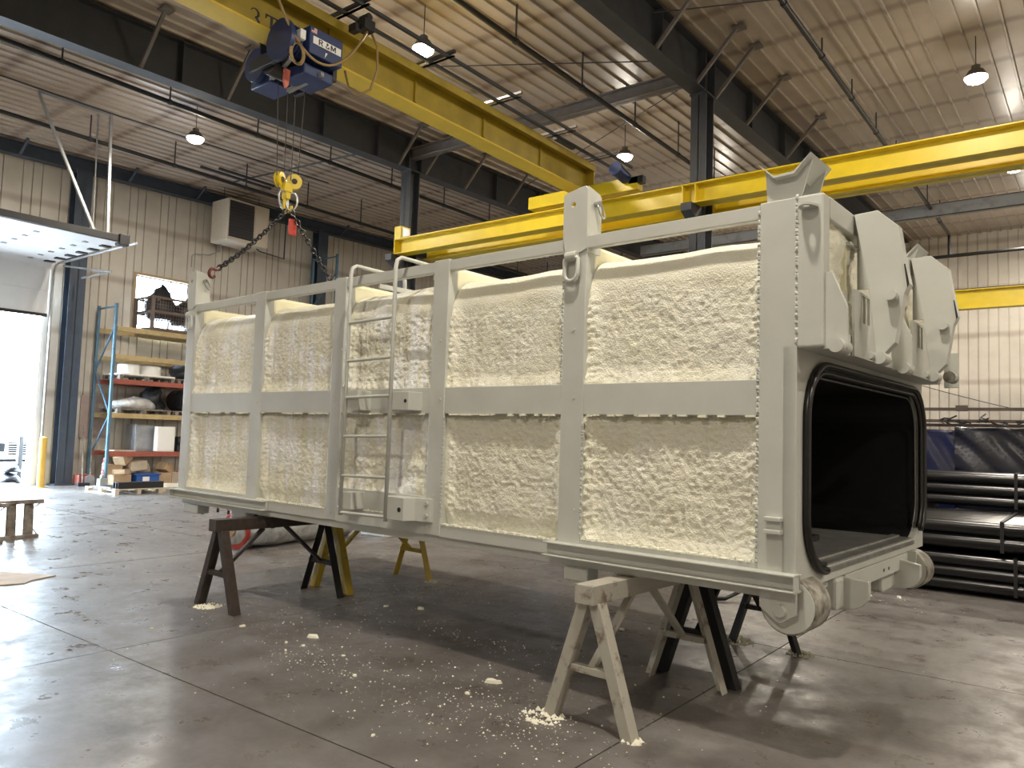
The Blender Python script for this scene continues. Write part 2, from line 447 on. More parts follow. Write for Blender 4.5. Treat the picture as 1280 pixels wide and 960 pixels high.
# ------------------------------------------------------------------ window
win = thing('window_1', None, None); win['kind'] = 'structure'
t = 0.07
for nm, b_ in (('head_trim', (NY0-t, NY1+t, NZ1, NZ1+t)), ('sill_trim', (NY0-t, NY1+t, NZ0-t, NZ0)), ('side_trim', (NY0-t, NY0, NZ0, NZ1)), ('side_trim', (NY1, NY1+t, NZ0, NZ1))):
    MB().box(WX0-0.26, WX0+0.03, *b_).build(nm, wood_m if nm != 'sill_trim' else doorframe_m, win, bevel=0.005)
MB().box(WX0-0.20, WX0-0.192, NY0, NY1, NZ0, NZ1).build('pane', glass_m, win)
MB().box(WX0-0.215, WX0-0.175, (NY0+NY1)/2+0.25, (NY0+NY1)/2+0.29, NZ0, NZ1).build('mullion', doorframe_m, win)

# ------------------------------------------------------------------ overhead door, half raised, on its tracks
door = thing('door_1', None, None); door['kind'] = 'structure'
XD = WX0 + 0.22; ZH = 5.72
for k in range(2):
    z0 = 4.36 + 0.575*k
    MB().box(XD-0.025, XD+0.025, DY0-0.1, DY1+0.02, z0, z0+0.575).build('door_section', door_m, door, bevel=0.008)
MB().box(XD-0.03, XD+0.03, DY0-0.1, DY1+0.02, 4.28, 4.36).build('bottom_seal', rubber, door)
arc = [(XD - 0.025 + 0.32*(1-math.cos(a)), 5.505 + 0.222*math.sin(a)) for a in np.linspace(0, math.pi/2, 7)]
arc2 = [(x+0.045, z-0.03) for x, z in arc]
MB().prism(arc + arc2[::-1], 'xz', DY0-0.1, DY1+0.02).build('door_section', door_m, door)
for k in range(6):
    x0 = XD + 0.29 + 0.60*k
    MB().box(x0, x0+0.60, DY0-0.1, DY1+0.02, ZH-0.045, ZH).build('door_section', door_m, door, bevel=0.008)
    for yy in (7.55, 6.55, 5.4):
        MB().box(x0-0.05, x0+0.05, yy-0.05, yy+0.05, ZH-0.065, ZH-0.044).build('hinge', galv_m, door, bevel=0.004)
    MB().box(x0-0.08, x0+0.08, DY1-0.22, DY1+0.0, ZH-0.075, ZH-0.044).build('roller_bracket', dark_beam, door, bevel=0.004)
XE = XD + 0.29 + 3.6
MB().box(XE-0.02, XE+0.06, DY0-0.1, DY1+0.05, ZH-0.03, ZH+0.12).build('strut', black_m, door, bevel=0.006)
MB().box(XE-0.12, XE+0.12, DY1-0.12, DY1+0.10, ZH-0.10, ZH+0.14).build('end_bracket', black_m, door, bevel=0.01)
MB().tube([(XD+0.04, DY1+0.10, 0.0), (XD+0.04, DY1+0.10, 5.35)] + [(XD+0.04+0.3*(1-math.cos(a)), DY1+0.10, 5.35+0.3*math.sin(a)) for a in np.linspace(0.2, math.pi/2, 6)] + [(XE+0.45, DY1+0.10, 5.65)], 0.03, 6).build('track', galv_m, door)
MB().bar((XD+0.6, DY1+0.10, 5.55), (XD+2.1, DY1+0.55, 5.32), 0.04, 0.04).build('track_arm', galv_m, door)
MB().bar((XD+0.6, DY1+0.55, 5.32), (XD+2.2, DY1+0.55, 5.32), 0.04, 0.05).build('track_arm', galv_m, door)
MB().bar((-17.7, 6.25, ceil_z(6.25)-0.03), (-17.7, 7.75, ceil_z(7.75)-0.03), 0.06, 0.06).build('track_hanger', galv_m, door)
MB().bar((-17.7, 7.75, ceil_z(7.75)-0.04), (-17.7, 7.85, ZH), 0.055, 0.055).build('track_hanger', galv_m, door)
MB().bar((-17.7, 6.25, ceil_z(6.25)-0.04), (-17.7, 7.62, ZH+0.02), 0.06, 0.05).build('track_hanger', galv_m, door)
MB().cyl((-18.0, 7.60, ceil_z(7.6)), (-18.0, 7.66, ZH), 0.018, 8).build('track_hanger', galv_m, door)
# jambs
tr_ = struct(MB().box(WX0-0.32, WX0+0.06, DY1-0.02, DY1+0.12, 0, DZ).build('trim_1', doorframe_m, bevel=0.006))
struct(MB().box(WX0-0.3, WX0+0.04, DY0-0.12, DY0, 0, DZ).build('trim_2', doorframe_m, bevel=0.006))

# ------------------------------------------------------------------ steel frames
def i_beam_y(name, label, x, y0, y1, zb, zt, wf, m, cat='beam', stiff=(), group=None):
    """I-beam along Y; zb, zt functions of y"""
    t_ = thing(name, label, cat, (x, y0, zb(y0)), group=group); off = (x, y0, zb(y0))
    def slab(xa, xb, fa, fb):
        return MB().add([(xa,y0,fa(y0)),(xb,y0,fa(y0)),(xb,y1,fa(y1)),(xa,y1,fa(y1)),(xa,y0,fb(y0)),(xb,y0,fb(y0)),(xb,y1,fb(y1)),(xa,y1,fb(y1))],
                        [(0,3,2,1),(4,5,6,7),(0,1,5,4),(1,2,6,5),(2,3,7,6),(3,0,4,7)])
    slab(x-0.008, x+0.008, zb, zt).build('web', m, t_, off=off)
    slab(x-wf/2, x+wf/2, zb, lambda y: zb(y)+0.02).build('bottom_flange', m, t_, off=off)
    slab(x-wf/2, x+wf/2, lambda y: zt(y)-0.02, zt).build('top_flange', m, t_, off=off)
    for s in stiff:
        MB().box(x-wf/2+0.01, x+wf/2-0.01, s-0.012, s+0.012, zb(s)+0.02, zt(s)-0.02).build('stiffener', m, t_, off=off)
    return t_, off
COLX = (-13.18, -5.72); COLY = 12.78
def rb(y): return 7.62 + 0.030*(y-4) if y < 14 else 7.92 + 0.02*(y-14)
rt_top = lambda y: ceil_z(y) - 0.06
rb_lin = lambda y: 7.66 + 0.026*(y-4)
defs = [(COLX[0], 'deep dark steel roof rafter crossing above the blue hoist', [3.2, 6.9, 10.05, 11.6, 12.6, 13.0, 15.9, 17.9, 19.7, 21.5], [6.15, 7.8, 12.25, 13.15, 14.6, 16.4, 19.6]),
        (COLX[1], 'deep dark steel roof rafter above the near end of the container', [5.0, 8.6, 10.9, 12.6, 13.0, 14.9, 16.9, 18.7, 20.6], [7.6, 10.7, 12.25, 13.05, 14.6, 17.0, 20.2])]
for x, lab, st, brs in defs:
    t_, off = i_beam_y('roof_rafter', lab, x, WY0+0.05, WY1-0.05, rb_lin, rt_top, 0.30, dark_beam, stiff=st)
    for y in brs:
        MB().bar((x+0.13, y, rb_lin(y)+0.03), (x+0.85, y, ceil_z(y)-0.04), 0.055, 0.055).build('flange_brace', strut_grey, t_, off=off)
        MB().box(x+0.78, x+0.98, y-0.10, y+0.10, ceil_z(y)-0.075, ceil_z(y)-0.035).build('purlin_cleat', strut_grey, t_, off=off)
t_, off = i_beam_y('end_rafter', 'slate blue steel rafter along the top of the rack wall', WX0+0.24, WY0+0.05, WY1-0.05, lambda y: ceil_z(y)-0.40, lambda y: ceil_z(y)-0.06, 0.26, blue_beam)
for y in (2.0, 5.2, 7.2, 9.9, 11.9, 14.8, 17.3, 19.8, 22.0):
    MB().bar((WX0+0.36, y, ceil_z(y)-0.36), (WX0+0.80, y, ceil_z(y)-0.08), 0.06, 0.05).build('flange_brace', blue_beam, t_, off=off)
def i_col(name, label, x, y, ztop, wx, wy, m, web='x', base=True):
    t_ = thing(name, label, 'column', (x, y, 0)); off = (x, y, 0)
    if web == 'x':   # flanges face X
        MB().box(x-wx/2, x-wx/2+0.018, y-wy/2, y+wy/2, 0, ztop).build('flange', m, t_, off=off)
        MB().box(x+wx/2-0.018, x+wx/2, y-wy/2, y+wy/2, 0, ztop).build('flange', m, t_, off=off)
        MB().box(x-wx/2, x+wx/2, y-0.008, y+0.008, 0, ztop).build('web', m, t_, off=off)
    else:
        MB().box(x-wx/2, x+wx/2, y-wy/2, y-wy/2+0.018, 0, ztop).build('flange', m, t_, off=off)
        MB().box(x-wx/2, x+wx/2, y+wy/2-0.018, y+wy/2, 0, ztop).build('flange', m, t_, off=off)
        MB().box(x-0.008, x+0.008, y-wy/2, y+wy/2, 0, ztop).build('web', m, t_, off=off)
    MB().box(x-wx/2-0.06, x+wx/2+0.06, y-wy/2-0.06, y+wy/2+0.06, 0, 0.025).build('base_plate', m, t_, off=off)
    return t_, off
for x, lab in zip(COLX, ('dark steel column at the far end of the yellow runway beams', 'dark steel column rising behind the near end of the container')):
    t_, off = i_col('hall_column', lab, x, COLY, rb_lin(COLY), 0.30, 0.32, dark_beam, web='y')
    MB().box(x-0.17, x+0.17, COLY-0.18, COLY+0.18, rb_lin(COLY)-0.025, rb_lin(COLY)).build('cap_plate', dark_beam, t_, off=off)
    for s in (-1, 1):   # corbels that carry the runway beams
        yy = COLY + s*0.16
        MB().prism([(yy, 5.76), (yy+s*0.46, 5.76), (yy+s*0.46, 5.62), (yy, 5.40)], 'yz', x-0.10, x+0.10).build('corbel', dark_beam, t_, off=off)
for y, lab in ((8.75, 'slate blue steel wall column beside the overhead door'), (16.58, 'slate blue steel wall column behind the hook block chain')):
    i_col('wall_column', lab, WX0+0.20, y, ceil_z(y)-0.40, 0.34, 0.40, blue_beam, web='x')
# struts along X
def i_beam_x(name, label, y, x0, x1, z0, z1, wf, m, cat='beam', tf=0.025):
    t_ = thing(name, label, cat, (x0, y, z0)); off = (x0, y, z0)
    MB().box(x0, x1, y-0.012, y+0.012, z0, z1).build('web', m, t_, off=off)
    MB().box(x0, x1, y-wf/2, y+wf/2, z0, z0+tf).build('bottom_flange', m, t_, off=off, bevel=0.004)
    MB().box(x0, x1, y-wf/2, y+wf/2, z1-tf, z1).build('top_flange', m, t_, off=off, bevel=0.004)
    return t_, off
i_beam_x('roof_strut', 'mauve grey roof strut between the two interior columns', COLY, COLX[0]+0.02, COLX[1]-0.02, 8.18, 8.44, 0.20, strut_grey)
t_ = thing('tie_beam', 'long pale grey beam under the roof of the far bay', 'beam', (-13.0, 24.0, 8.16)); off = (-13.0, 24.0, 8.16)
MB().box(-13.0, 8.9, 23.98, 24.0, 8.16, 8.52).build('web', purlin_grey, t_, off=off)
MB().box(-13.0, 8.9, 23.98, 24.18, 8.16, 8.18).build('bottom_flange', purlin_grey, t_, off=off)
MB().box(-13.0, 8.9, 23.98, 24.18, 8.50, 8.52).build('top_flange', purlin_grey, t_, off=off)

# ------------------------------------------------------------------ crane runways
def runway(label, y, x0, x1, z0, z1, m, stops=True, stiff=()):
    t_, off = i_beam_x('runway_beam', label, y, x0, x1, z0, z1-0.05, 0.30, m, 'crane beam')
    MB().box(x0+0.25, x1, y-0.03, y+0.03, z1-0.05, z1).build('crane_rail', dark_beam, t_, off=off)
    for s in stiff:
        MB().box(s-0.012, s+0.012, y-0.14, y+0.14, z0+0.02, z1-0.07).build('stiffener', m, t_, off=off)
    if stops:
        MB().box(x0, x0+0.22, y-0.15, y+0.15, z1-0.05, z1+0.24).build('end_stop', m, t_, off=off, bevel=0.008)
        MB().box(x0, x0+0.02, y-0.15, y+0.15, z0, z1-0.05).build('end_plate', m, t_, off=off)
        MB().box(x0+0.22, x0+0.235, y-0.11, y+0.11, z1, z1+0.2).build('stop_plate', steel_m, t_, off=off)
    return t_, off
ZR0, ZR1 = 5.76, 6.17
sts = [COLX[1]-0.12, COLX[1]+0.12]
runway('bright yellow crane runway beam on the near side of the columns', 12.40, -13.1, 8.9, ZR0, ZR1, yellow, stiff=sts)
runway('yellow crane runway beam on the far side of the columns', 13.16, -12.9, 8.9, ZR0, ZR1, yellow, stops=False, stiff=sts)
runway('distant yellow crane runway beam in front of the far wall', 24.9, -13.1, 8.9, 5.60, 6.20, yellow, stops=False)

# ------------------------------------------------------------------ bridge crane
GX0, GX1, GZ0, GZ1 = -8.22, -7.88, 6.37, 6.94
GXC = (GX0+GX1)/2
br = thing('bridge_crane', 'dull yellow bridge girder marked 3 TON carrying the blue hoist', 'bridge crane', (GXC, 12.4, ZR1)); off = (GXC, 12.4, ZR1)
GYA, GYB = -7.5, 12.55
MB().box(GX0, GX1, GYA, GYB, GZ0, GZ0+0.03).build('bottom_flange', yellow_flange, br, off=off, bevel=0.004)
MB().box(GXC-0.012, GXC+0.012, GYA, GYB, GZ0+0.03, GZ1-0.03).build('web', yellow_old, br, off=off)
cap = MB().box(GX0+0.02, GX1-0.02, GYA, GYB, GZ1-0.05, GZ1-0.02)
cap.box(GX0-0.06, GX1+0.06, GYA, GYB, GZ1-0.02, GZ1); cap.box(GX1+0.045, GX1+0.06, GYA, GYB, GZ1-0.12, GZ1-0.02); cap.box(GX0-0.06, GX0-0.045, GYA, GYB, GZ1-0.12, GZ1-0.02)
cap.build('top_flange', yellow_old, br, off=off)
for y in (6.2, 7.8, 9.38, 10.98):
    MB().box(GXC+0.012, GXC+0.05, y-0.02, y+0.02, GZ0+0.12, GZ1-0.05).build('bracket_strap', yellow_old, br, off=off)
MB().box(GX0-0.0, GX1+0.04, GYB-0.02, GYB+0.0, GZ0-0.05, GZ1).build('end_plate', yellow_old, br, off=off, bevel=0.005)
et = MB().box(-9.25, -6.75, 12.30, 12.50, ZR1+0.05, ZR1+0.30).build('end_truck', yellow, br, off=off, bevel=0.01)
for x in (-9.0, -7.0):
    MB().cyl((x, 12.32, ZR1+0.10), (x, 12.48, ZR1+0.10), 0.10, 20).build('truck_wheel', black_m, et, off=(0,0,0))
mo = MB().cyl((-6.98, 12.26, ZR1+0.28), (-6.98, 11.92, ZR1+0.34), 0.115, 16).cyl((-6.98, 11.92, ZR1+0.34), (-6.98, 11.86, ZR1+0.35), 0.13, 16).build('travel_motor', blue_m, br, 'auto', off=off)
MB().box(-6.95, -6.65, 12.30, 12.44, ZR1+0.16, ZR1+0.30).build('gearbox', black_m, br, off=off, bevel=0.01)
# festoon track held out beside the girder
for x in (-7.72, -7.38):
    MB().box(x-0.02, x+0.02, GYA, 13.2, 6.99, 7.035).build('festoon_rail', dark_beam, br, off=off)
for k, y in enumerate((4.6, 6.2, 7.8, 9.38, 10.98, 12.4)):
    MB().box(GX0+0.02, -7.26, y-0.025, y+0.025, 6.985, 7.03 - 0.045).box(GX0, -7.25, y-0.022, y+0.022, 7.035, 7.075).build('rail_bracket', dark_beam if k < 3 else strut_grey, br, off=off)
MB().box(-7.76, -7.68, 11.0, 11.6, 6.93, 6.99).build('end_clamp', dark_beam, br, off=off)
# painted letters "3 TON" (real thin letters on the web)
def glyph(ch):
    """list of polygons in a unit-high serif capital"""
    if ch == 'T':
        return [[(0.0,1.0),(0.0,0.74),(0.05,0.74),(0.12,0.91),(0.30,0.91),(0.30,0.06),(0.20,0.04),(0.20,0.0),(0.56,0.0),(0.56,0.04),(0.46,0.06),(0.46,0.91),(0.64,0.91),(0.71,0.74),(0.76,0.74),(0.76,1.0)]]
    if ch == 'N':
        return [[(0.0,0.0),(0.28,0.0),(0.28,0.04),(0.18,0.06),(0.18,0.80),(0.64,0.0),(0.72,0.0),(0.72,0.94),(0.82,0.96),(0.82,1.0),(0.54,1.0),(0.54,0.96),(0.64,0.94),(0.64,0.30),(0.24,1.0),(0.0,1.0),(0.0,0.96),(0.10,0.93),(0.10,0.06),(0.0,0.04)]]
    if ch == 'O':
        out = []; n_ = 20
        for k in range(n_):
            a, b_ = 2*math.pi*k/n_, 2*math.pi*(k+1)/n_
            o_ = lambda t_: (0.42+0.42*math.cos(t_), 0.5+0.5*math.sin(t_)); i_ = lambda t_: (0.42+0.25*math.cos(t_), 0.5+0.45*math.sin(t_))
            out.append([o_(a), o_(b_), i_(b_), i_(a)])
        return out
    if ch == '3':
        pts = []
        for a in np.linspace(R(165), R(-75), 10): pts.append((0.27+0.23*math.cos(a), 0.74+0.22*math.sin(a), 0.05+0.09*max(0, math.cos(a))))
        for a in np.linspace(R(80), R(-165), 12): pts.append((0.25+0.29*math.cos(a), 0.27+0.24*math.sin(a), 0.05+0.10*max(0, math.cos(a))))
        out = []
        for (x, z, w_), (x2, z2, w2) in zip(pts[:-1], pts[1:]):
            d = Vector((x2-x, z2-z)); d = d.normalized() if d.length else Vector((1, 0)); nn = Vector((-d.y, d.x))
            out.append([(x+nn.x*w_/2, z+nn.y*w_/2), (x2+nn.x*w2/2, z2+nn.y*w2/2), (x2-nn.x*w2/2, z2-nn.y*w2/2), (x-nn.x*w_/2, z-nn.y*w_/2)])
        return out
    if ch == 'M':
        return [[(0,0),(0.18,0),(0.18,0.62),(0.40,0.1),(0.52,0.1),(0.74,0.62),(0.74,0),(0.92,0),(0.92,1),(0.72,1),(0.46,0.40),(0.20,1),(0,1)]]
    if ch == 'R':
        return [[(0,0),(0.18,0),(0.18,1),(0,1)], [(0.18,1),(0.55,1),(0.70,0.86),(0.70,0.60),(0.55,0.44),(0.18,0.44),(0.18,0.58),(0.46,0.58),(0.52,0.64),(0.52,0.80),(0.46,0.86),(0.18,0.86)], [(0.30,0.44),(0.50,0.44),(0.76,0),(0.55,0)]]
    if ch == '&':
        return [[(0.05,0.12),(0.2,0),(0.45,0),(0.6,0.12),(0.5,0.22),(0.4,0.13),(0.25,0.13),(0.2,0.2),(0.2,0.3),(0.55,0.75),(0.5,0.9),(0.35,1),(0.2,0.92),(0.15,0.78),(0.25,0.55),(0.05,0.3)], [(0.55,0.45),(0.68,0.45),(0.4,0.2),(0.65,0.0),(0.75,0.06)]]
    return []
lx = GXC + 0.0135
for ch, y0 in (('3', 5.03), ('T', 5.24), ('O', 5.47), ('N', 5.72)):
    g_ = MB()
    for poly in glyph(ch):
        g_.prism([(y0 + a*0.235, 6.425 + b_*0.235) for a, b_ in poly], 'yz', lx-0.002, lx+0.002)
    g_.build('painted_letter', black_m, br, off=off)

# festoon cables and trolley
fc = thing('festoon_cable', 'tan electric cable looping from the festoon rail to the hoist', 'cable', (-7.55, 6.4, 6.9)); off = (-7.55, 6.4, 6.9)
def catenary(p0, p1, sag, n_=16):
    p0 = Vector(p0); p1 = Vector(p1)
    return [p0.lerp(p1, i/n_) - Vector((0, 0, sag*4*(i/n_)*(1-i/n_))) for i in range(n_+1)]
MB().tube(catenary((-7.5, 4.85, 6.95), (-7.42, 6.32, 6.72), 0.80), 0.016, 8).build('cable_loop', cable_m, fc, True, off=off)
MB().tube(catenary((-7.5, 3.1, 6.95), (-7.5, 4.85, 6.95), 0.50), 0.016, 8).build('cable_loop', cable_m, fc, True, off=off)
MB().tube([(-7.45, 6.42, 6.75), (-7.42, 6.5, 6.6), (-7.42, 6.52, 6.3), (-7.46, 6.45, 6.02), (-7.6, 6.38, 5.95), (-7.75, 6.33, 6.08), (-7.8, 6.3, 6.3)], 0.016, 8).build('cable_drop', cable_m, fc, True, off=off)
MB().box(-7.55, -7.38, 6.24, 6.42, 6.74, 6.88).box(-7.60, -7.46, 6.16, 6.26, 6.70, 6.80).cyl((-7.55, 6.33, 6.92), (-7.39, 6.33, 6.92), 0.05, 12).build('trolley', black_m, fc, off=off, bevel=0.008)
MB().tube([(-7.46, 5.30 + 0.09*math.cos(a) + 0.012*k, 6.02 + 0.13*math.sin(a)) for k in range(3) for a in np.linspace(0, 2*math.pi, 14)], 0.013, 6).build('cable_coil', cable_m, fc, True, off=off)

# ------------------------------------------------------------------ blue hoist
hx, hy = -8.03, 5.62
ho = thing('wire_rope_hoist', 'blue wire rope hoist with a white name plate hung on the bridge girder', 'hoist', (hx, hy, 6.4)); off = (hx, hy, 6.4)
cb = MB().box(-7.78, -7.45, 5.47, 5.97, 6.10, 6.44).build('control_box', blue_m, ho, off=off, bevel=0.012)
pl = MB().box(-7.452, -7.446, 5.52, 5.94, 6.235, 6.325).build('name_plate', white_m, cb, off=off)
tx = MB()
for ch, y0 in (('R', 5.60), ('&', 5.70), ('M', 5.78)):
    for poly in glyph(ch): tx.prism([(y0 + a*0.085, 6.245 + b_*0.07) for a, b_ in poly], 'yz', -7.447, -7.4435)
tx.build('plate_lettering', black_m, cb, off=off)
fl = MB().box(-7.4505, -7.447, 5.49, 5.57, 6.36, 6.42).build('flag_sticker', white_m, cb, off=off)
st_ = MB()
for k in range(3): st_.box(-7.4475, -7.4465, 5.49, 5.57, 6.362 + k*0.02, 6.372 + k*0.02)
st_.build('flag_stripes', red_m, cb, off=off)
MB().box(-7.4475, -7.446, 5.49, 5.525, 6.392, 6.42).build('flag_canton', blue_m, cb, off=off)
MB().prism([(5.71, 6.19), (5.74, 6.19), (5.70, 6.12)], 'yz', -7.4505, -7.447).build('bolt_mark', white_m, cb, off=off)
MB().box(-7.60, -7.48, 5.36, 5.44, 6.24, 6.36).build('junction_box', white_m, ho, off=off, bevel=0.008)
MB().cyl((-7.72, 5.24, 6.28), (-7.72, 5.46, 6.28), 0.17, 22).build('hoist_motor', blue_m, ho, 'auto', off=off)
fin = MB()
for k in range(4): fin.cyl((-7.72, 5.27 + k*0.05, 6.28), (-7.72, 5.29 + k*0.05, 6.28), 0.19, 20)
fin.build('cooling_fins', blue_m, ho, 'auto', off=off)
MB().cyl((-7.66, 5.19, 6.20), (-7.66, 5.24, 6.20), 0.25, 28).build('drum_end_plate', blue_m, ho, 'auto', off=off)
MB().box(-8.35, -7.66, 5.25, 5.31, 6.00, 6.16).build('side_frame', black_m, ho, off=off, bevel=0.01)
MB().box(-8.40, -7.60, 5.95, 6.02, 5.98, 6.38).build('side_frame', black_m, ho, off=off, bevel=0.01)
MB().cyl((-8.02, 5.31, 6.06), (-8.02, 5.97, 6.06), 0.14, 24).build('rope_drum', black_m, ho, 'auto', off=off)
cw = MB().cyl((-8.62, 5.56, 6.28), (-8.62, 5.90, 6.28), 0.20, 22).box(-8.80, -8.35, 5.58, 5.94, 6.02, 6.26).build('counter_motor', blue_m, ho, 'auto', off=off, bevel=0.015)
MB().cyl((-8.62, 5.50, 6.28), (-8.62, 5.57, 6.28), 0.215, 22).build('fan_cover', blue_m, cw, 'auto')
bpy.data.objects[cw.name].children[0].location = (-off[0], -off[1], -off[2])
MB().bar((-8.5, 5.64, 6.08), (-7.62, 5.34, 6.02), 0.05, 0.05).build('tie_rod', galv_m, ho, off=off)
MB().bar((-8.1, 5.66, 5.86), (-7.50, 5.72, 5.94), 0.05, 0.05).build('tie_rod', galv_m, ho, off=off)
MB().box(-7.98, -7.55, 5.48, 5.92, 5.88, 6.02).build('lower_cowl', blue_m, ho, off=off, bevel=0.02)
for y in (5.40, 5.90):
    for x in (GX0-0.05, GX1+0.05):
        MB().cyl((x-0.03, y, GZ0+0.09), (x+0.03, y, GZ0+0.09), 0.075, 16).build('trolley_wheel', black_m, ho, 'auto', off=off)
        MB().box(x-0.012, x+0.012, y-0.06, y+0.06, 6.26, GZ0+0.12).build('trolley_hanger', blue_m, ho, off=off)
MB().prism([(5.38, 5.96), (5.46, 5.96), (5.44, 5.76), (5.41, 5.72), (5.38, 5.80)], 'yz', -7.82, -7.78).build('warning_tag', mat('pink_tag', (0.62, 0.16, 0.12), 0.5), ho, off=off)

# hook block on four ropes
hb = thing('hook_block', 'yellow twin sheave hook block hanging from the hoist ropes', 'hook block', (-8.05, 5.68, 4.70)); off = (-8.05, 5.68, 4.70)
HBZ = 4.70
for s in (-1, 1):
    a = Vector((-8.05 + s*0.03, 5.68 + s*0.085, HBZ)); ax = Vector((0.80, -s*0.45, 0.0)).normalized()
    sh = MB().cyl(a - ax*0.035, a - ax*0.012, 0.095, 24).cyl(a - ax*0.012, a + ax*0.012, 0.080, 24).cyl(a + ax*0.012, a + ax*0.035, 0.095, 24).build('sheave', yellow, hb, 'auto', off=off)
    MB().cyl(a - ax*0.045, a + ax*0.045, 0.035, 12).build('sheave_pin', brown_horse, sh, 'auto', off=off)
MB().box(-8.10, -8.0, 5.62, 5.74, HBZ-0.15, HBZ-0.03).prism([(5.64, HBZ-0.15), (5.72, HBZ-0.15), (5.71, HBZ-0.24), (5.65, HBZ-0.24)], 'yz', -8.10, -8.0).build('block_body', yellow, hb, off=off, bevel=0.012)
hk = [(0, 0.0), (0, -0.05)] + [(0.055 - 0.065*math.cos(a), -0.11 - 0.072*math.sin(a)) for a in np.linspace(0.1, math.pi*1.12, 11)]
MB().tube([(-8.05, 5.66 + y*0.85, HBZ - 0.23 + z*0.85) for y, z in hk], 0.020, 10).build('hook', yellow, hb, True, off=off)
for y, x in ((5.53, -8.05), (5.66, -8.09), (5.70, -8.0), (5.83, -8.05)):
    MB().tube([(x, y, HBZ), (x, 5.68 + (y-5.68)*1.35, 5.95)], 0.006, 6).build('wire_rope', rope_m, hb, off=off)

# ------------------------------------------------------------------ chain sling
RING = Vector((-8.03, 5.68, 4.38))
sl = thing('chain_sling', 'dark two leg chain sling with red hook between hook block and container', 'chain', tuple(RING)); off = tuple(RING)
def link_ring(c, d, n_, L_, W_, r, mbx, seg=10, tn=5):
    d = Vector(d).normalized(); n_ = Vector(n_); n_ = (n_ - d*n_.dot(d)).normalized()
    pts = []
    for k in range(seg):
        a = 2*math.pi*k/seg
        pts.append(Vector(c) + d*(L_/2*math.cos(a)) + n_*(W_/2*math.sin(a)))
    mbx.tube(pts, r, tn, closed=True)
def chain(p0, p1, pitch=0.062, r=0.009):
    p0 = Vector(p0); p1 = Vector(p1); d = p1-p0; n_ = int(d.length/pitch); m_ = MB()
    a = Vector((0,0,1)).cross(d).normalized(); b_ = d.cross(a).normalized()
    for k in range(n_):
        sag = -0.05*4*(k/n_)*(1-k/n_)
        link_ring(p0 + d*((k+0.5)/n_) + Vector((0,0,sag)), d, a if k % 2 else b_, pitch*1.40, pitch*0.85, r, m_)
    return m_
m_ = MB(); link_ring(RING + Vector((0, -0.05, 0.06)), (0,0.25,-1), (0,1,0), 0.24, 0.13, 0.012, m_, 18, 8); m_.build('master_link', steel_m, sl, True, off=off)
m_ = MB(); link_ring(RING + Vector((0.02, 0.06, 0.06)), (0,-0.2,-1), (0.4,1,0), 0.24, 0.13, 0.012, m_, 18, 8); m_.build('master_link', steel_m, sl, True, off=off)

# ------------------------------------------------------------------ container frame of reference
BA = R(2.65)
def CB(x, y, z=0.0): return (x*math.cos(BA) + y*math.sin(BA), -x*math.sin(BA) + y*math.cos(BA), z)
LUG1 = Vector(CB(-7.74, 4.07, 3.22)); LUG2 = Vector(CB(-7.62, 5.99, 2.97))
MAST = RING + Vector((0, 0, -0.06))
d1 = (LUG1 - MAST).normalized(); d2 = (LUG2 - MAST).normalized()
o = chain(MAST, LUG1 - d1*0.16).build('chain_leg', chain_m, sl, True, off=off); o['kind'] = 'stuff'
o = chain(MAST + Vector((0.03, 0.05, 0)), LUG2 - d2*0.10).build('chain_leg', chain_m, sl, True, off=off); o['kind'] = 'stuff'
def grab_hook(p, d, m):
    s = Vector((0,0,1)).cross(d).normalized(); u = d.cross(s).normalized()
    if u.z < 0: u = -u
    pts = [p - d*0.18, p - d*0.12] + [p - d*0.05 + d*(0.058*math.sin(a)) + u*(0.046*math.cos(a)) for a in np.linspace(-0.3, math.pi*1.05, 10)]
    return MB().tube(pts, 0.017, 8)
grab_hook(LUG1, d1, None).build('grab_hook', hookred_m, sl, True, off=off)
grab_hook(LUG2, d2, None).build('grab_hook', chain_m, sl, True, off=off)
MB().box(-8.03+0.02, -8.03+0.05, 5.70, 5.81, 4.02, 4.22).build('load_tag', red_m, sl, off=off, bevel=0.006)

# ------------------------------------------------------------------ the container
C0 = (-4.75, 5.35, 0.79)
con = thing('waste_container', 'large grey steel container with sprayed cream foam insulation raised on sawhorses', 'container', CB(*C0), -BA)
YF, YK = 4.0, 6.70
P = lambda mb, nm, m, par=None, **k: mb.build(nm, m, par or con, off=C0, **k)
posts = [(-8.03, -7.86), (-6.69, -6.52), (-5.44, -5.285), (-4.215, -4.055), (-2.985, -2.81), (-1.665, -1.462)]
ZT = 2.915
for i, (a, b) in enumerate(posts):
    zt = ZT
    P(MB().box(a, b, YF, YF+0.10, 0.86, zt), 'post', grey_paint, bevel=0.006)
    P(MB().box(a, b, YK-0.045, YK, 0.86, zt), 'post', grey_paint, bevel=0.006)
    # transverse roof rib, sprayed over
    if i < 5:
        P(MB().box(a+0.02, b-0.02, YF+0.10, YK-0.10, 2.60, 2.875), 'roof_rib', foam_smooth, bevel=0.03)
    P(MB().box(a+0.01, b-0.01, YF+0.10, YF+0.122, 0.90, 2.70), 'post_flange', foam_smooth)
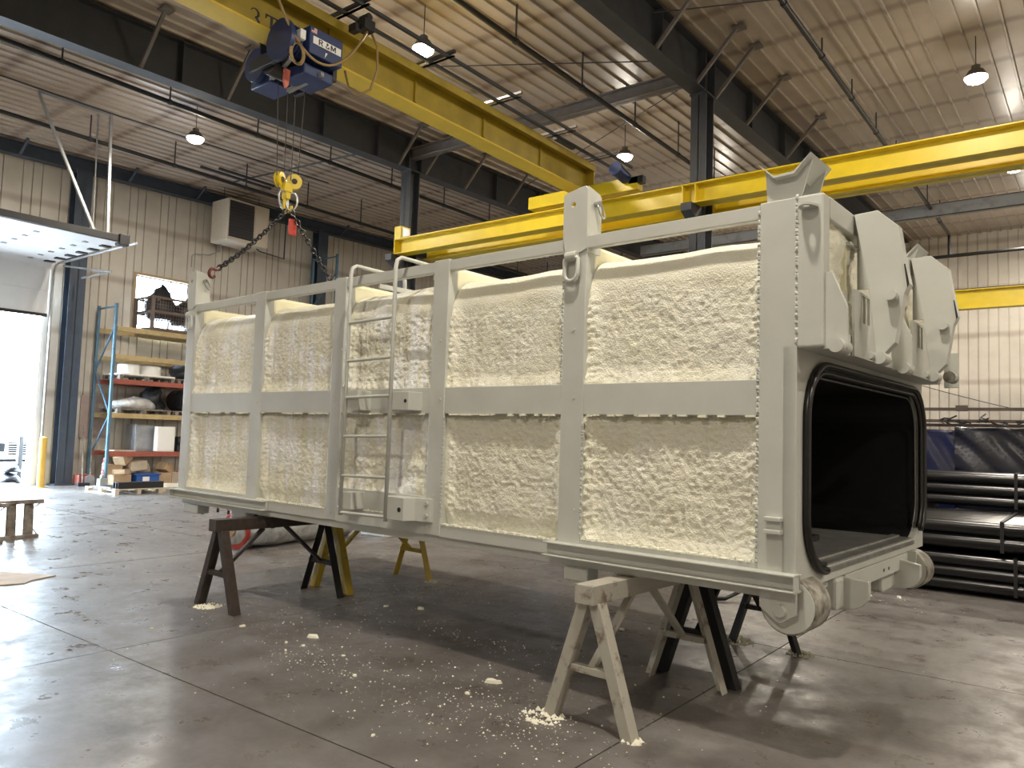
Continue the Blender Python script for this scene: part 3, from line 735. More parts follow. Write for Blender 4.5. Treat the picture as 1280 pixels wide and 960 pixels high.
for i in range(5):
    a, b = posts[i][1], posts[i+1][0]
    P(MB().box(a, b, YF+0.004, YF+0.06, 2.825, 2.905), 'top_rail', grey_paint, bevel=0.004)
    P(MB().box(a, b, YF+0.004, YF+0.09, 1.755, 1.950), 'mid_rail', grey_paint, bevel=0.004)
    P(MB().box(a, b, YF+0.002, YF+0.09, 0.855, 0.975 if i not in (1, 3) else 0.945), 'bottom_rail', grey_paint, bevel=0.004)
    P(MB().box(a, b, YK-0.06, YK-0.004, 2.825, 2.905), 'top_rail', grey_paint, bevel=0.004)
    P(MB().box(a, b, YK-0.045, YK-0.004, 1.755, 1.950), 'mid_rail', grey_paint, bevel=0.004)
# base channels along the two ends of the long side, and the floor pan
for a, b in ((-8.06, -6.30), (-3.05, -1.435)):
    c_ = MB().box(a, b, YF-0.075, YF+0.02, 0.935, 0.945).box(a, b, YF-0.02, YF+0.0, 0.865, 0.94).box(a, b, YF-0.075, YF+0.02, 0.855, 0.865)
    P(c_, 'base_channel', grey_paint, bevel=0.003)
    P(MB().box(b-0.008 if b > -2 else a, b if b > -2 else a+0.008, YF-0.075, YF, 0.855, 0.945), 'channel_end', grey_paint)
P(MB().box(-7.98, -1.50, YF+0.03, YK-0.03, 0.80, 0.86), 'floor_pan', grey_paint)
for x in (-6.44, -2.48):
    P(MB().box(x-0.10, x+0.10, YF+0.05, YK-0.05, 0.79, 0.80), 'pad_plate', grey_paint)
for x0, x1 in ((-2.935, -2.755), (-7.90, -7.60)):
    P(MB().box(x0, x1, YF+0.01, YF+0.14, 0.71, 0.80), 'support_stub', grey_paint, bevel=0.01)
P(MB().box(-7.55, -7.25, YF+0.35, YF+0.50, 0.60, 0.80), 'hose_bracket', grey_paint, bevel=0.02)
P(MB().cyl((-7.42, YF+0.55, 0.68), (-7.05, YF+0.55, 0.68), 0.10, 16).box(-7.35, -7.1, YF+0.45, YF+0.65, 0.7, 0.8), 'hydraulic_cylinder', black_m, smooth='auto')

# ---- noise for the foam
def vnoise(x, y, seed):
    xi = np.floor(x).astype(np.int64); yi = np.floor(y).astype(np.int64)
    xf = x - xi; yf = y - yi
    def h(a, b):
        n_ = (a*374761393 + b*668265263 + seed*1442695041) & 0xffffffff
        n_ = ((n_ ^ (n_ >> 13))*1274126177) & 0xffffffff
        return ((n_ ^ (n_ >> 16)) & 0xffff)/65535.0
    u = xf*xf*(3-2*xf); v = yf*yf*(3-2*yf)
    return (h(xi,yi)*(1-u)+h(xi+1,yi)*u)*(1-v) + (h(xi,yi+1)*(1-u)+h(xi+1,yi+1)*u)*v - 0.5
def sstep(a, b, x):
    t_ = np.clip((x-a)/(b-a), 0, 1); return t_*t_*(3-2*t_)
def foam_panel(x0, x1, z0, z1, seed, upper, ripple=0.0, rough=1.0, under=False, layered=False):
    st = 0.0085
    nx = int((x1-x0)/st)
    xs_ = np.linspace(x0, x1, nx)
    YB = YF + 0.065
    if upper:
        zc = z1 - 0.23; r = 0.23
        L1 = zc - z0; L2 = r*math.pi/2; L3 = 0.45
        s = np.concatenate([np.arange(0, L1+L2, st), np.arange(L1+L2, L1+L2+L3, 0.04)])
        yy = np.where(s < L1, YB, np.where(s < L1+L2, YB + r*(1-np.cos(np.clip((s-L1)/r, 0, math.pi/2))), YB + r + (s-L1-L2)))
        zz = np.where(s < L1, z0+s, np.where(s < L1+L2, zc + r*np.sin(np.clip((s-L1)/r, 0, math.pi/2)), z1))
        ny_ = np.where(s < L1, -1.0, np.where(s < L1+L2, -np.cos(np.clip((s-L1)/r, 0, math.pi/2)), 0.0))
        nz_ = np.where(s < L1, 0.0, np.where(s < L1+L2, np.sin(np.clip((s-L1)/r, 0, math.pi/2)), 1.0))
    else:
        s = np.arange(0, z1-z0+st, st); s = s*(z1-z0)/s[-1]
        yy = np.full_like(s, YB); zz = z0 + s; ny_ = np.full_like(s, -1.0); nz_ = np.zeros_like(s)
    X, S = np.meshgrid(xs_, s)
    Y = np.repeat(yy[:, None], nx, 1); Z = np.repeat(zz[:, None], nx, 1)
    NY = np.repeat(ny_[:, None], nx, 1); NZ = np.repeat(nz_[:, None], nx, 1)
    ex = np.minimum(X-x0, x1-X)                    # distance to the posts
    ez = np.minimum(S, (z1-z0-S) if not upper else S*0+9)
    edge = 1 - sstep(0.0, 0.11, ex)
    vert = 1.0 if not upper else sstep(-0.06, 0.10, (L1-S)) * 0.85 + 0.15
    wob = vnoise(X*9, S*9, seed+9)*0.06
    d = 0.016*vnoise(X*4, S*4, seed) + 0.006*vnoise(X*14 + wob*20, S*14, seed+1)*vert
    f2 = vnoise(X*30 + 3*wob, S*27, seed+2); f3 = vnoise(X*46 + 5*wob, S*42, seed+3)
    f2 = 0.5 - 2*np.abs(f2); f3 = 0.5 - 2*np.abs(f3)
    d = d + rough*vert*(0.0095*f2 + 0.0095*f3)*(0.75 + 1.2*edge)
    d = d + edge*0.018*np.abs(vnoise(X*22, S*22, seed+5))*vert
    # thick against the frame, hollow in the middle
    d = d + 0.030*edge*vert + 0.026*(1 - sstep(0.0, 0.10, ez))*vert*(0.6+1.2*np.abs(vnoise(X*16, S*3, seed+6)))
    if ripple:
        d = d + ripple*(np.abs(vnoise(X*13 + 0.3*vnoise(X*3, S*3, seed+8), S*0.7, seed+7))*2 - 0.5)*vert*(1-edge)
    if layered:
        d = d + 0.034*vnoise(X*2.5, S*13, seed+11)*(1-edge)
    if under:
        d = np.minimum(d, 0.03) - 0.050*(1 - sstep(0.0, 0.17, S))**1.5
        d = np.maximum(d, -0.052)
    if not upper:
        d = d - 0.03*(1 - sstep(0.0, 0.05, z1-z0-S))
    d = np.minimum(d, 0.058)
    G = np.stack([X, Y + NY*d, Z + NZ*d], -1)
    return MB().grid(G)
for i in range(5):
    a, b = posts[i][1]-0.004, posts[i+1][0]+0.004
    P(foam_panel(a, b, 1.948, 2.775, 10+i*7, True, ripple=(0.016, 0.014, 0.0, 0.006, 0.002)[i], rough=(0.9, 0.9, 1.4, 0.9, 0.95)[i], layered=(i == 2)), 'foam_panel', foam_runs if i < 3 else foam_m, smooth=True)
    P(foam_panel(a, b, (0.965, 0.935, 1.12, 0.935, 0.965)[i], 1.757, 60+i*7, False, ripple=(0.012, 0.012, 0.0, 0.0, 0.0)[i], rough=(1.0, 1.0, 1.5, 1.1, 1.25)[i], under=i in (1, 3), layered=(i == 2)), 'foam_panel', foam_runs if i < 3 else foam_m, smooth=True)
P(MB().box(-7.95, -1.53, YF+0.1225, YF+0.1245, 0.865, 2.50), 'inner_skin', foam_smooth)
P(MB().box(-7.95, -1.50, YF+0.60, YK-0.12, 2.60, 2.76), 'roof_foam', foam_smooth, bevel=0.05)
P(MB().box(-7.95, -1.53, YK-0.045, YK-0.02, 0.90, 2.70), 'back_foam', foam_m)
P(MB().box(-8.0, -7.93, YF+0.10, YK-0.10, 0.88, 2.70), 'tail_wall', grey_paint)
P(MB().box(-8.0, -7.9, YF+0.10, YK-0.10, 2.70, 2.80), 'tail_beam', grey_paint)
# plates of the ladder bay
a, b = posts[2][1], posts[3][0]
P(MB().box(a, b, YF+0.005, YF+0.09, 0.95, 1.135), 'ladder_backing_plate', grey_paint, bevel=0.004)
# bolts along the posts
rnd = random.Random(3)
for a, b in posts[:5]:
    for z in (1.86, 1.15, 2.30, 0.92):
        x = (a+b)/2 + rnd.uniform(-0.05, 0.05)
        P(MB().cyl((x, YF-0.006, z), (x, YF+0.004, z), 0.011, 8), 'bolt_head', grey_paint)
# weld beads beside the near corner post
def bead(x, z0, z1, seed):
    r_ = random.Random(seed); m_ = MB(); z = z0
    while z < z1:
        L_ = r_.uniform(0.012, 0.035)
        m_.add([(x+u*r_.uniform(0.006, 0.012), YF-v*r_.uniform(0.004, 0.009), z+w_*L_) for u, v, w_ in ((-1,0,0),(1,0,0),(1,0,1),(-1,0,1),(-.4,1,.3),(.4,1,.3),(.4,1,.7),(-.4,1,.7))],
               [(0,3,2,1),(4,5,6,7),(0,1,5,4),(1,2,6,5),(2,3,7,6),(3,0,4,7)])
        z += L_ + r_.choice((0.0, 0.0, 0.02))
    return m_
for x, z0, z1, sd in ((-1.668, 0.98, 2.86, 1), (-1.463, 2.13, 2.91, 2), (-2.808, 1.0, 1.72, 3), (-2.987, 1.98, 2.62, 4), (-4.05, 1.0, 1.72, 5)):
    o = P(bead(x, z0, z1, sd), 'weld_bead', grey_paint); o['kind'] = 'stuff'
for i in range(5):     # foam skin drips under the mid rails
    a, b = posts[i][1], posts[i+1][0]; r_ = random.Random(i+40); m_ = MB(); x = a+0.03
    while x < b-0.04:
        L_ = r_.uniform(0.01, 0.07)
        if r_.random() < 0.55: m_.box(x, x+L_, YF-0.002, YF+0.02, 1.748-r_.uniform(0, 0.006), 1.756)
        x += L_ + 0.01
    o = P(m_, 'foam_drip', foam_chip_m); o['kind'] = 'stuff'
    m_ = MB(); x = a+0.02
    while x < b-0.03:
        L_ = r_.uniform(0.008, 0.05)
        m_.box(x, x+L_, YF-0.004, YF+0.03, (0.974 if i not in (1,3) else 0.944), (0.974 if i not in (1,3) else 0.944)+r_.uniform(0.004, 0.016))
        x += L_*1.4 + 0.004
    o = P(m_, 'foam_drip', foam_chip_m); o['kind'] = 'stuff'

# ---- tall lifting lugs: hollow square tubes on the second post from the near end and on the tail post
def lug_post(x0, x1, z0, z1, hole_side):
    m_ = MB()
    n_ = 18; cx, cz, r_ = x0 + 0.42*(x1-x0), z1-0.115, 0.019
    # front plate with a round hole and a rounded upper right corner
    outer = [(x0, z0), (x1, z0), (x1, z1-0.02), (x1-0.007, z1-0.006), (x1-0.022, z1), (x0+0.02, z1-0.03), (x0+0.005, z1-0.036), (x0, z1-0.05)]
    # sample the outline by angle around the hole
    ring_o, ring_i = [], []
    for k in range(n_*2):
        t_ = 2*math.pi*k/(n_*2); dx, dz = math.cos(t_), math.sin(t_); best = 9
        for (ax, az), (bx_, bz_) in zip(outer, outer[1:]+outer[:1]):
            den = dx*(bz_-az) - dz*(bx_-ax)
            if abs(den) < 1e-9: continue
            tt = ((ax-cx)*(bz_-az) - (az-cz)*(bx_-ax))/den
            uu = ((ax-cx)*dz - (az-cz)*dx)/den
            if tt > 0 and -1e-6 <= uu <= 1+1e-6: best = min(best, tt)
        ring_o.append((cx+dx*best, cz+dz*best)); ring_i.append((cx+dx*r_, cz+dz*r_))
    N2 = len(ring_o); y0, y1 = YF-0.012, YF+0.0
    vs_ = [(x, y0, z) for x, z in ring_o] + [(x, y0, z) for x, z in ring_i] + [(x, y1, z) for x, z in ring_o] + [(x, y1, z) for x, z in ring_i]
    fs = []
    for k in range(N2):
        j = (k+1) % N2
        fs += [(k, j, N2+j, N2+k), (2*N2+k, 3*N2+k, 3*N2+j, 2*N2+j), (k, 2*N2+k, 2*N2+j, j), (N2+k, N2+j, 3*N2+j, 3*N2+k)]
    m_.add(vs_, fs)
    return m_
for x0, x1, z0, z1, nm in ((-2.993, -2.805, 2.80, 3.235, 'near'), (-8.035, -7.865, 2.86, 3.275, 'tail')):
    lp = P(lug_post(x0, x1, z0, z1, 1), 'lifting_lug', grey_paint)
    P(MB().prism([(YF, z0), (YF+0.15, z0), (YF+0.15, z1-0.05), (YF+0.13, z1-0.03), (YF, z1-0.005)], 'yz', x1-0.012, x1), 'lug_side', grey_paint, lp)
    lp.children[0].parent = lp
    P(MB().prism([(YF, z0), (YF+0.15, z0), (YF+0.15, z1-0.10), (YF, z1-0.08)], 'yz', x0, x0+0.012), 'lug_side', grey_paint, lp)
    P(MB().cyl((x1-0.02, YF+0.075, z1-0.11), (x1+0.045, YF+0.075, z1-0.11), 0.018, 12), 'lug_pin', steel_m, lp)
    m_ = MB(); link_ring((x1+0.035, YF+0.095, z1-0.15), (0.15, 0.45, -1), (0, 1, 0.3), 0.11, 0.05, 0.007, m_, 12, 6)
    P(m_, 'pin_ring', steel_m, lp)
for x, z in ((-2.905, 2.70), (-7.93, 2.72)):
    dr = P(MB().box(x-0.038, x+0.038, YF-0.05, YF, z+0.05, z+0.10).cyl((x-0.042, YF-0.03, z+0.075), (x+0.042, YF-0.03, z+0.075), 0.032, 14), 'tie_down_keeper', grey_paint, bevel=0.004)
    pts = [(x-0.052, z+0.055)] + [(x+0.052*math.cos(t_), z-0.035+0.052*math.sin(t_)) for t_ in np.linspace(math.pi, 2*math.pi, 10)] + [(x+0.052, z+0.055), (x+0.03, z+0.075), (x-0.03, z+0.075)]
    P(MB().tube([(a_, YF-0.034, c_) for a_, c_ in pts], 0.014, 8, closed=True), 'tie_down_ring', grey_paint, dr, smooth=True)

# ---- ladder on the long side
LYF = 3.86
ld = P(MB().box(-4.545, -4.30, LYF+0.01, YF+0.01, 1.775, 1.915), 'ladder', grey_paint, bevel=0.004)
for x0, x1 in ((-5.055, -5.035), (-4.505, -4.485)):
    xc = (x0+x1)/2
    P(MB().tube([(xc, LYF, 0.935), (xc, LYF, 2.88), (xc, LYF+0.012, 2.935), (xc, LYF+0.05, 2.96), (xc, LYF+0.55, 2.955), (xc, LYF+0.58, 2.93), (xc, LYF+0.59, 2.76)], 0.016, 8), 'side_rail', grey_paint, ld, smooth=True)
for z in (2.49, 2.18, 1.885, 1.575, 1.262, 0.968):
    P(MB().cyl((-5.045, LYF, z-0.012), (-4.495, LYF, z), 0.0125, 10), 'rung', grey_paint, ld, smooth='auto')
P(MB().box(-5.06, -4.90, LYF+0.01, YF+0.01, 1.775, 1.93), 'standoff_bracket', grey_paint, ld, bevel=0.004)
P(MB().prism([(-4.53, LYF), (-4.30, LYF), (-4.26, LYF+0.08), (-4.13, LYF+0.115), (-4.13, YF+0.004), (-4.53, YF+0.004)], 'xy', 0.955, 1.125), 'standoff_bracket', grey_paint, ld, bevel=0.003)
P(MB().box(-5.07, -4.93, LYF+0.01, YF+0.01, 0.985, 1.12), 'standoff_bracket', grey_paint, ld, bevel=0.004)
P(MB().cyl((-4.345, LYF-0.004, 1.035), (-4.345, LYF+0.002, 1.035), 0.018, 12), 'bracket_hole', black_m, ld)
P(MB().cyl((-4.335, LYF+0.006, 1.845), (-4.335, LYF+0.012, 1.845), 0.014, 12), 'bracket_hole', black_m, ld)
for z in (1.00, 1.09):
    P(MB().cyl((-4.165, LYF+0.095, z), (-4.165, LYF+0.115, z), 0.016, 8), 'bracket_bolt', grey_paint, ld)
for x in (-5.02, -4.36):
    P(MB().bar((x, YF+0.14, 2.83), (x+0.16, YF+0.50, 2.80), 0.035, 0.035), 'ladder_arm', grey_paint, ld)

# ---- near end frame with the rounded opening
OY0, OY1, OZ0, OZ1, OR = 4.125, 6.645, 0.930, 2.035, 0.30
def rrect(y0, y1, z0, z1, r, k=9):
    out = []
    for cy, cz, a0 in ((y1-r, z1-r, 0), (y0+r, z1-r, 90), (y0+r, z0+r, 180), (y1-r, z0+r, 270)):
        for t_ in np.linspace(R(a0), R(a0+90), k): out.append((cy+r*math.cos(t_), cz+r*math.sin(t_)))
    return out
inner = rrect(OY0, OY1, OZ0, OZ1, OR)
def outer_pt(y, z):
    cy, cz = (OY0+OY1)/2, (OZ0+OZ1)/2
    # push to the rectangle
    sy = (YK-cy if y > cy else cy-YF); sz = (2.12-cz if z > cz else cz-0.855)
    dy, dz = (y-cy), (z-cz)
    k = min(sy/abs(dy) if abs(dy) > 1e-6 else 9e9, sz/abs(dz) if abs(dz) > 1e-6 else 9e9)
    return (cy+dy*k, cz+dz*k)
outer = [outer_pt(y, z) for y, z in inner]
# snap the corner samples to true corners
cor = [(YK, 2.12), (YF, 2.12), (YF, 0.855), (YK, 0.855)]
for c in cor:
    k = min(range(len(outer)), key=lambda i_: (outer[i_][0]-c[0])**2 + (outer[i_][1]-c[1])**2); outer[k] = c
XE_, XI_ = -1.460, -1.530
n_ = len(inner)
vs_ = [(XE_, y, z) for y, z in outer] + [(XE_, y, z) for y, z in inner] + [(XI_, y, z) for y, z in outer] + [(XI_, y, z) for y, z in inner]
fs = []
for k in range(n_):
    j = (k+1) % n_
    fs += [(k, j, n_+j, n_+k), (2*n_+k, 3*n_+k, 3*n_+j, 2*n_+j), (k, 2*n_+k, 2*n_+j, j), (n_+k, n_+j, 3*n_+j, 3*n_+k)]
P(MB().add(vs_, fs), 'end_frame', grey_paint)
P(MB().box(-1.55, -1.465, YF+0.10, YK-0.10, 2.10, 2.60), 'end_bulkhead', grey_paint)
# black liner: the inside of the box
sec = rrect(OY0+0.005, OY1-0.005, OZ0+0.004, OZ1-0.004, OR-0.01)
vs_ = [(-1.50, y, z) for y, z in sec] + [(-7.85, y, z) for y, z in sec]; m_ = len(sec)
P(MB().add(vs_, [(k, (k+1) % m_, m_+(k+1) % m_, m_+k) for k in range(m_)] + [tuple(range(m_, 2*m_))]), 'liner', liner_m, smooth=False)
P(MB().box(-7.8, -1.47, OY0+0.24, OY1-0.24, OZ0-0.02, OZ0+0.012), 'floor_plate', sill_m)
for x in (-1.92, -2.35, -2.9, -3.6):
    P(MB().box(x-0.05, x+0.05, OY0+0.2, OY0+1.45, OZ0+0.012, OZ0+0.055), 'floor_cleat', liner_m, bevel=0.004)
# rubber seal around sides and top, bright sill at the bottom
def loop_part(g, r_, x, name, m, keep):
    L_ = rrect(OY0-g, OY1+g, OZ0-g, OZ1+g, OR+g)
    pts = L_[keep[0]:] + L_[:keep[1]] if keep else L_
    return pts
full = rrect(OY0-0.018, OY1+0.018, OZ0-0.012, OZ1+0.018, OR+0.015, 12)
i0 = 12*3 + 5; i1 = 12*2 + 8
path = full[i0:] + full[:i1+12-8]
gas = P(MB().tube([(XE_+0.018, y, z) for y, z in path], 0.022, 10), 'rubber_seal', rubber, smooth=True)
in2 = rrect(OY0+0.022, OY1-0.022, OZ0+0.02, OZ1-0.025, OR-0.02, 12)
P(MB().tube([(XE_+0.005, y, z) for y, z in in2[i0:] + in2[:i1+4]], 0.016, 8), 'seal_lip', rubber, gas, smooth=True)
in3 = rrect(OY0+0.045, OY1-0.045, OZ0+0.04, OZ1-0.05, OR-0.04, 12)
P(MB().tube([(XE_-0.03, y, z) for y, z in in3[i0:] + in3[:i1+4]], 0.007, 6), 'seal_retainer', mat('retainer_edge', (0.16, 0.16, 0.16), 0.3, metal=0.5), gas, smooth=True)
for k in range(3):
    P(MB().box(XE_-0.05-0.05*k, XE_-0.012-0.05*k+0.02, OY0+0.27, OY1-0.24, OZ0-0.035+0.012*k, OZ0-0.004+0.014*k), 'sill', sill_m, bevel=0.005)
# hinge lugs on the corner post
for z in (1.215, 1.150):
    P(MB().box(-1.615, -1.525, YF-0.045, YF, z-0.011, z+0.011), 'hinge_tab', grey_paint, bevel=0.004)
P(MB().box(-1.605, -1.535, YF-0.02, YF, 1.15, 1.215), 'hinge_plate', grey_paint)

# ---- projecting upper box with the lid hooks
BX0, BX1, BZ0, BZ1 = -1.466, -1.325, 2.11, 2.918
P(MB().box(BX0, BX1, YF, YF+0.10, BZ0, BZ1), 'box_side', grey_paint, bevel=0.012, seg=3)
P(MB().box(BX0, BX1, YK-0.10, YK, BZ0, BZ1), 'box_side', grey_paint, bevel=0.012, seg=3)
P(MB().box(BX0, BX1, YF+0.10, YK-0.10, 2.80, BZ1), 'box_top', grey_paint, bevel=0.006)
P(MB().box(BX0, BX1, YF+0.10, YK-0.10, BZ0, BZ0+0.05), 'box_bottom', grey_paint, bevel=0.006)
P(MB().box(-1.665, BX0, YF+0.10, YK-0.10, 2.86, BZ1-0.004), 'box_roof', grey_paint)
gy = np.linspace(YF+0.09, YK-0.09, 130); gz = np.linspace(BZ0+0.03, 2.81, 46)
GY, GZ = np.meshgrid(gy, gz)
dd = 0.04*vnoise(GY*7, GZ*7, 91) + 0.022*vnoise(GY*26, GZ*26, 92) + 0.012*vnoise(GY*60, GZ*60, 93)
P(MB().grid(np.stack([-1.368 + dd, GY, GZ], -1)), 'box_foam', foam_m, smooth=True)
def hook_unit(y0, ya):
    """gusset, slotted plate, heavy hook plate and pins, y0 gusset, ya hook plate"""
    P(MB().prism([(-1.335, 2.50), (-1.290, 2.50), (-1.214, 2.31), (-1.214, 2.10), (-1.335, 2.10)], 'xz', y0, y0+0.02), 'gusset', grey_paint, bevel=0.003)
    P(MB().cyl((-1.255, y0-0.055, 2.112), (-1.255, y0+0.10, 2.112), 0.037, 18), 'hinge_pin', grey_paint, smooth='auto')
    P(MB().box(-1.31, -1.285, y0+0.02, y0+0.30, 2.09, 2.21), 'lower_lip', grey_paint, bevel=0.02)
    hp = P(MB().prism([(-1.32, 2.914), (-1.196, 2.920), (-1.088, 2.815), (-1.070, 2.69), (-1.036, 2.49), (-1.063, 2.435), (-1.108, 2.175), (-1.182, 2.095), (-1.205, 2.120), (-1.245, 2.50)], 'xz', ya, ya+0.075), 'hook_plate', grey_paint, bevel=0.003)
    P(MB().box(-1.33, -1.24, ya+0.09, ya+0.105, 2.50, 2.90), 'hook_web', grey_paint, hp)
    # slotted plate that passes behind the hook plate
    y1_ = ya-0.10; XS0, XS1 = -1.302, -1.288
    for (a_, b_, z0_, z1_) in ((y1_, y1_+0.14, 2.10, 2.47), (y1_+0.20, y1_+0.225, 2.30, 2.47), (y1_+0.285, y1_+0.48, 2.10, 2.47), (y1_+0.14, y1_+0.285, 2.10, 2.30), (y1_+0.14, y1_+0.285, 2.455, 2.47)):
        P(MB().box(XS0, XS1, a_, b_, z0_, z1_), 'slotted_plate', grey_paint, hp)
    P(MB().box(-1.40, -1.345, y1_+0.03, y1_+0.045, 2.47, 2.74), 'channel_wall', foam_smooth, hp)
    P(MB().box(-1.40, -1.32, y1_+0.03, y1_+0.25, 2.73, 2.745), 'channel_wall', grey_paint, hp)
    P(MB().box(-1.40, -1.385, y1_+0.03, y1_+0.40, 2.30, 2.74), 'channel_back', foam_smooth, hp)
    P(MB().cyl((-1.119, ya-0.06, 2.430), (-1.119, ya+0.01, 2.430), 0.030, 16), 'hook_pin', grey_paint, hp, smooth='auto')
    P(MB().cyl((-1.185, ya-0.02, 2.095), (-1.185, ya+0.10, 2.095), 0.036, 16), 'hook_pivot', grey_paint, hp, smooth='auto')
    P(MB().cyl((-1.225, ya-0.06, 2.105), (-1.225, ya+0.02, 2.105), 0.022, 14), 'hook_pivot', grey_paint, hp, smooth='auto')
    P(MB().prism([(-1.062, 2.60), (-1.056, 2.60), (-1.036, 2.49), (-1.046, 2.47)], 'xz', ya-0.004, ya+0.002), 'torn_edge', black_m, hp)
hook_unit(YF+0.025, 4.49)
hook_unit(5.32, 5.76)
P(MB().box(-1.30, -1.20, YK-0.03, YK-0.005, 2.08, 2.35), 'end_gusset', grey_paint, bevel=0.004)
P(MB().cyl((-1.14, 6.02, 2.11), (-1.14, 6.14, 2.11), 0.04, 16), 'lower_pin', wheel_m, smooth='auto')
# lifting eye on the box side
ec = (-1.395, YF-0.062); ol = [(-1.444, YF), (-1.346, YF), (-1.350, YF-0.045), (-1.362, YF-0.078), (-1.380, YF-0.096), (-1.395, YF-0.10), (-1.410, YF-0.096), (-1.428, YF-0.078), (-1.440, YF-0.045)]
ro_, ri_ = [], []
for k in range(32):
    t_ = 2*math.pi*k/32; dx, dy = math.cos(t_), math.sin(t_); best = 9
    for (ax, ay), (bx_, by_) in zip(ol, ol[1:]+ol[:1]):
        den = dx*(by_-ay) - dy*(bx_-ax)
        if abs(den) < 1e-9: continue
        tt = ((ax-ec[0])*(by_-ay) - (ay-ec[1])*(bx_-ax))/den; uu = ((ax-ec[0])*dy - (ay-ec[1])*dx)/den
        if tt > 0 and -1e-6 <= uu <= 1+1e-6: best = min(best, tt)
    ro_.append((ec[0]+dx*best, ec[1]+dy*best)); ri_.append((ec[0]+dx*0.017, ec[1]+dy*0.017))
vs_ = [(x, y, z) for z in (2.838, 2.850) for rr_ in (ro_, ri_) for x, y in rr_]; fs = []
for k in range(32):
    j = (k+1) % 32
    fs += [(k, j, 32+j, 32+k), (64+k, 96+k, 96+j, 64+j), (k, 64+k, 64+j, j), (32+k, 32+j, 96+j, 96+k)]
P(MB().add(vs_, fs), 'lifting_eye', grey_paint)
# V saddles on the roof corners
def saddle(y0, y1):
    prof = [(-1.675, 3.130), (-1.588, 3.050), (-1.480, 3.055), (-1.390, 3.142)]
    th = 0.012
    low = [(x + (0.010 if i == 0 else (-0.010 if i == 3 else 0)), z-th) for i, (x, z) in enumerate(prof)]
    sd = P(MB().prism(prof + low[::-1], 'xz', y0, y1), 'saddle', grey_paint)
    for yy in (y0+0.05, y1-0.06):
        P(MB().prism([(-1.640, 2.905), (-1.462, 2.905), (-1.400, 3.118), (-1.482, 3.045), (-1.587, 3.040), (-1.652, 3.100)], 'xz', yy, yy+0.012), 'saddle_gusset', grey_paint, sd)
saddle(YF-0.01, YF+0.32)
saddle(6.27, 6.62)

# ---- rollers and skids under the near end
def roller(y0, y1, xc, zc, r, name):
    ro = P(MB().cyl((xc, y0, zc), (xc, y1, zc), r, 40), name, wheel_m, smooth='auto', bevel=0.006)
    P(MB().cyl((xc, y0-0.006, zc), (xc, y0+0.001, zc), r*0.93, 32), 'roller_face', grey_paint, ro, smooth='auto')
    return ro
roller(YF+0.045, YF+0.26, -1.515, 0.768, 0.150, 'roller')
P(MB().prism([(-1.648, 0.862), (-1.456, 0.862), (-1.456, 0.735), (-1.535, 0.685), (-1.560, 0.690), (-1.648, 0.755)], 'xz', YF-0.005, YF+0.020), 'roller_bracket', grey_paint, bevel=0.002)
P(MB().cyl((-1.535, YF-0.03, 0.748), (-1.535, YF, 0.748), 0.034, 8), 'axle_bolt', grey_paint, bevel=0.004)
roller(6.25, 6.46, -1.470, 0.720, 0.140, 'roller')
P(MB().box(-1.52, -1.40, 6.22, 6.24, 0.66, 0.86), 'roller_bracket', grey_paint)
def skid_shape(x1, dz):
    return [(-1.62, 0.855), (x1, 0.835+dz), (x1, 0.775+dz)] + [(x1-0.12+0.12*math.cos(t_), 0.775+dz-0.115*math.sin(t_)) for t_ in np.linspace(0.2, math.pi/2, 7)] + [(-1.50, 0.655+dz), (-1.62, 0.75)]
P(MB().prism(skid_shape(-1.315, 0), 'xz', 4.75, 4.80), 'skid', grey_paint, bevel=0.006)
P(MB().box(-1.60, -1.45, 4.62, 4.76, 0.665, 0.85), 'skid_block', grey_paint, bevel=0.02)
P(MB().prism(skid_shape(-1.325, -0.04), 'xz', 6.00, 6.06), 'skid', grey_paint, bevel=0.006)
P(MB().box(-1.60, -1.49, 5.70, 6.02, 0.62, 0.80), 'skid_block', grey_paint, bevel=0.02)
P(MB().box(-1.472, -1.455, 4.80, 6.25, 0.745, 0.850), 'cross_bar', grey_paint, bevel=0.003)
for y in (5.05, 5.60, 5.72):
    P(MB().cyl((-1.462, y, 0.79), (-1.453, y, 0.79), 0.012, 10), 'bolt_hole', black_m)

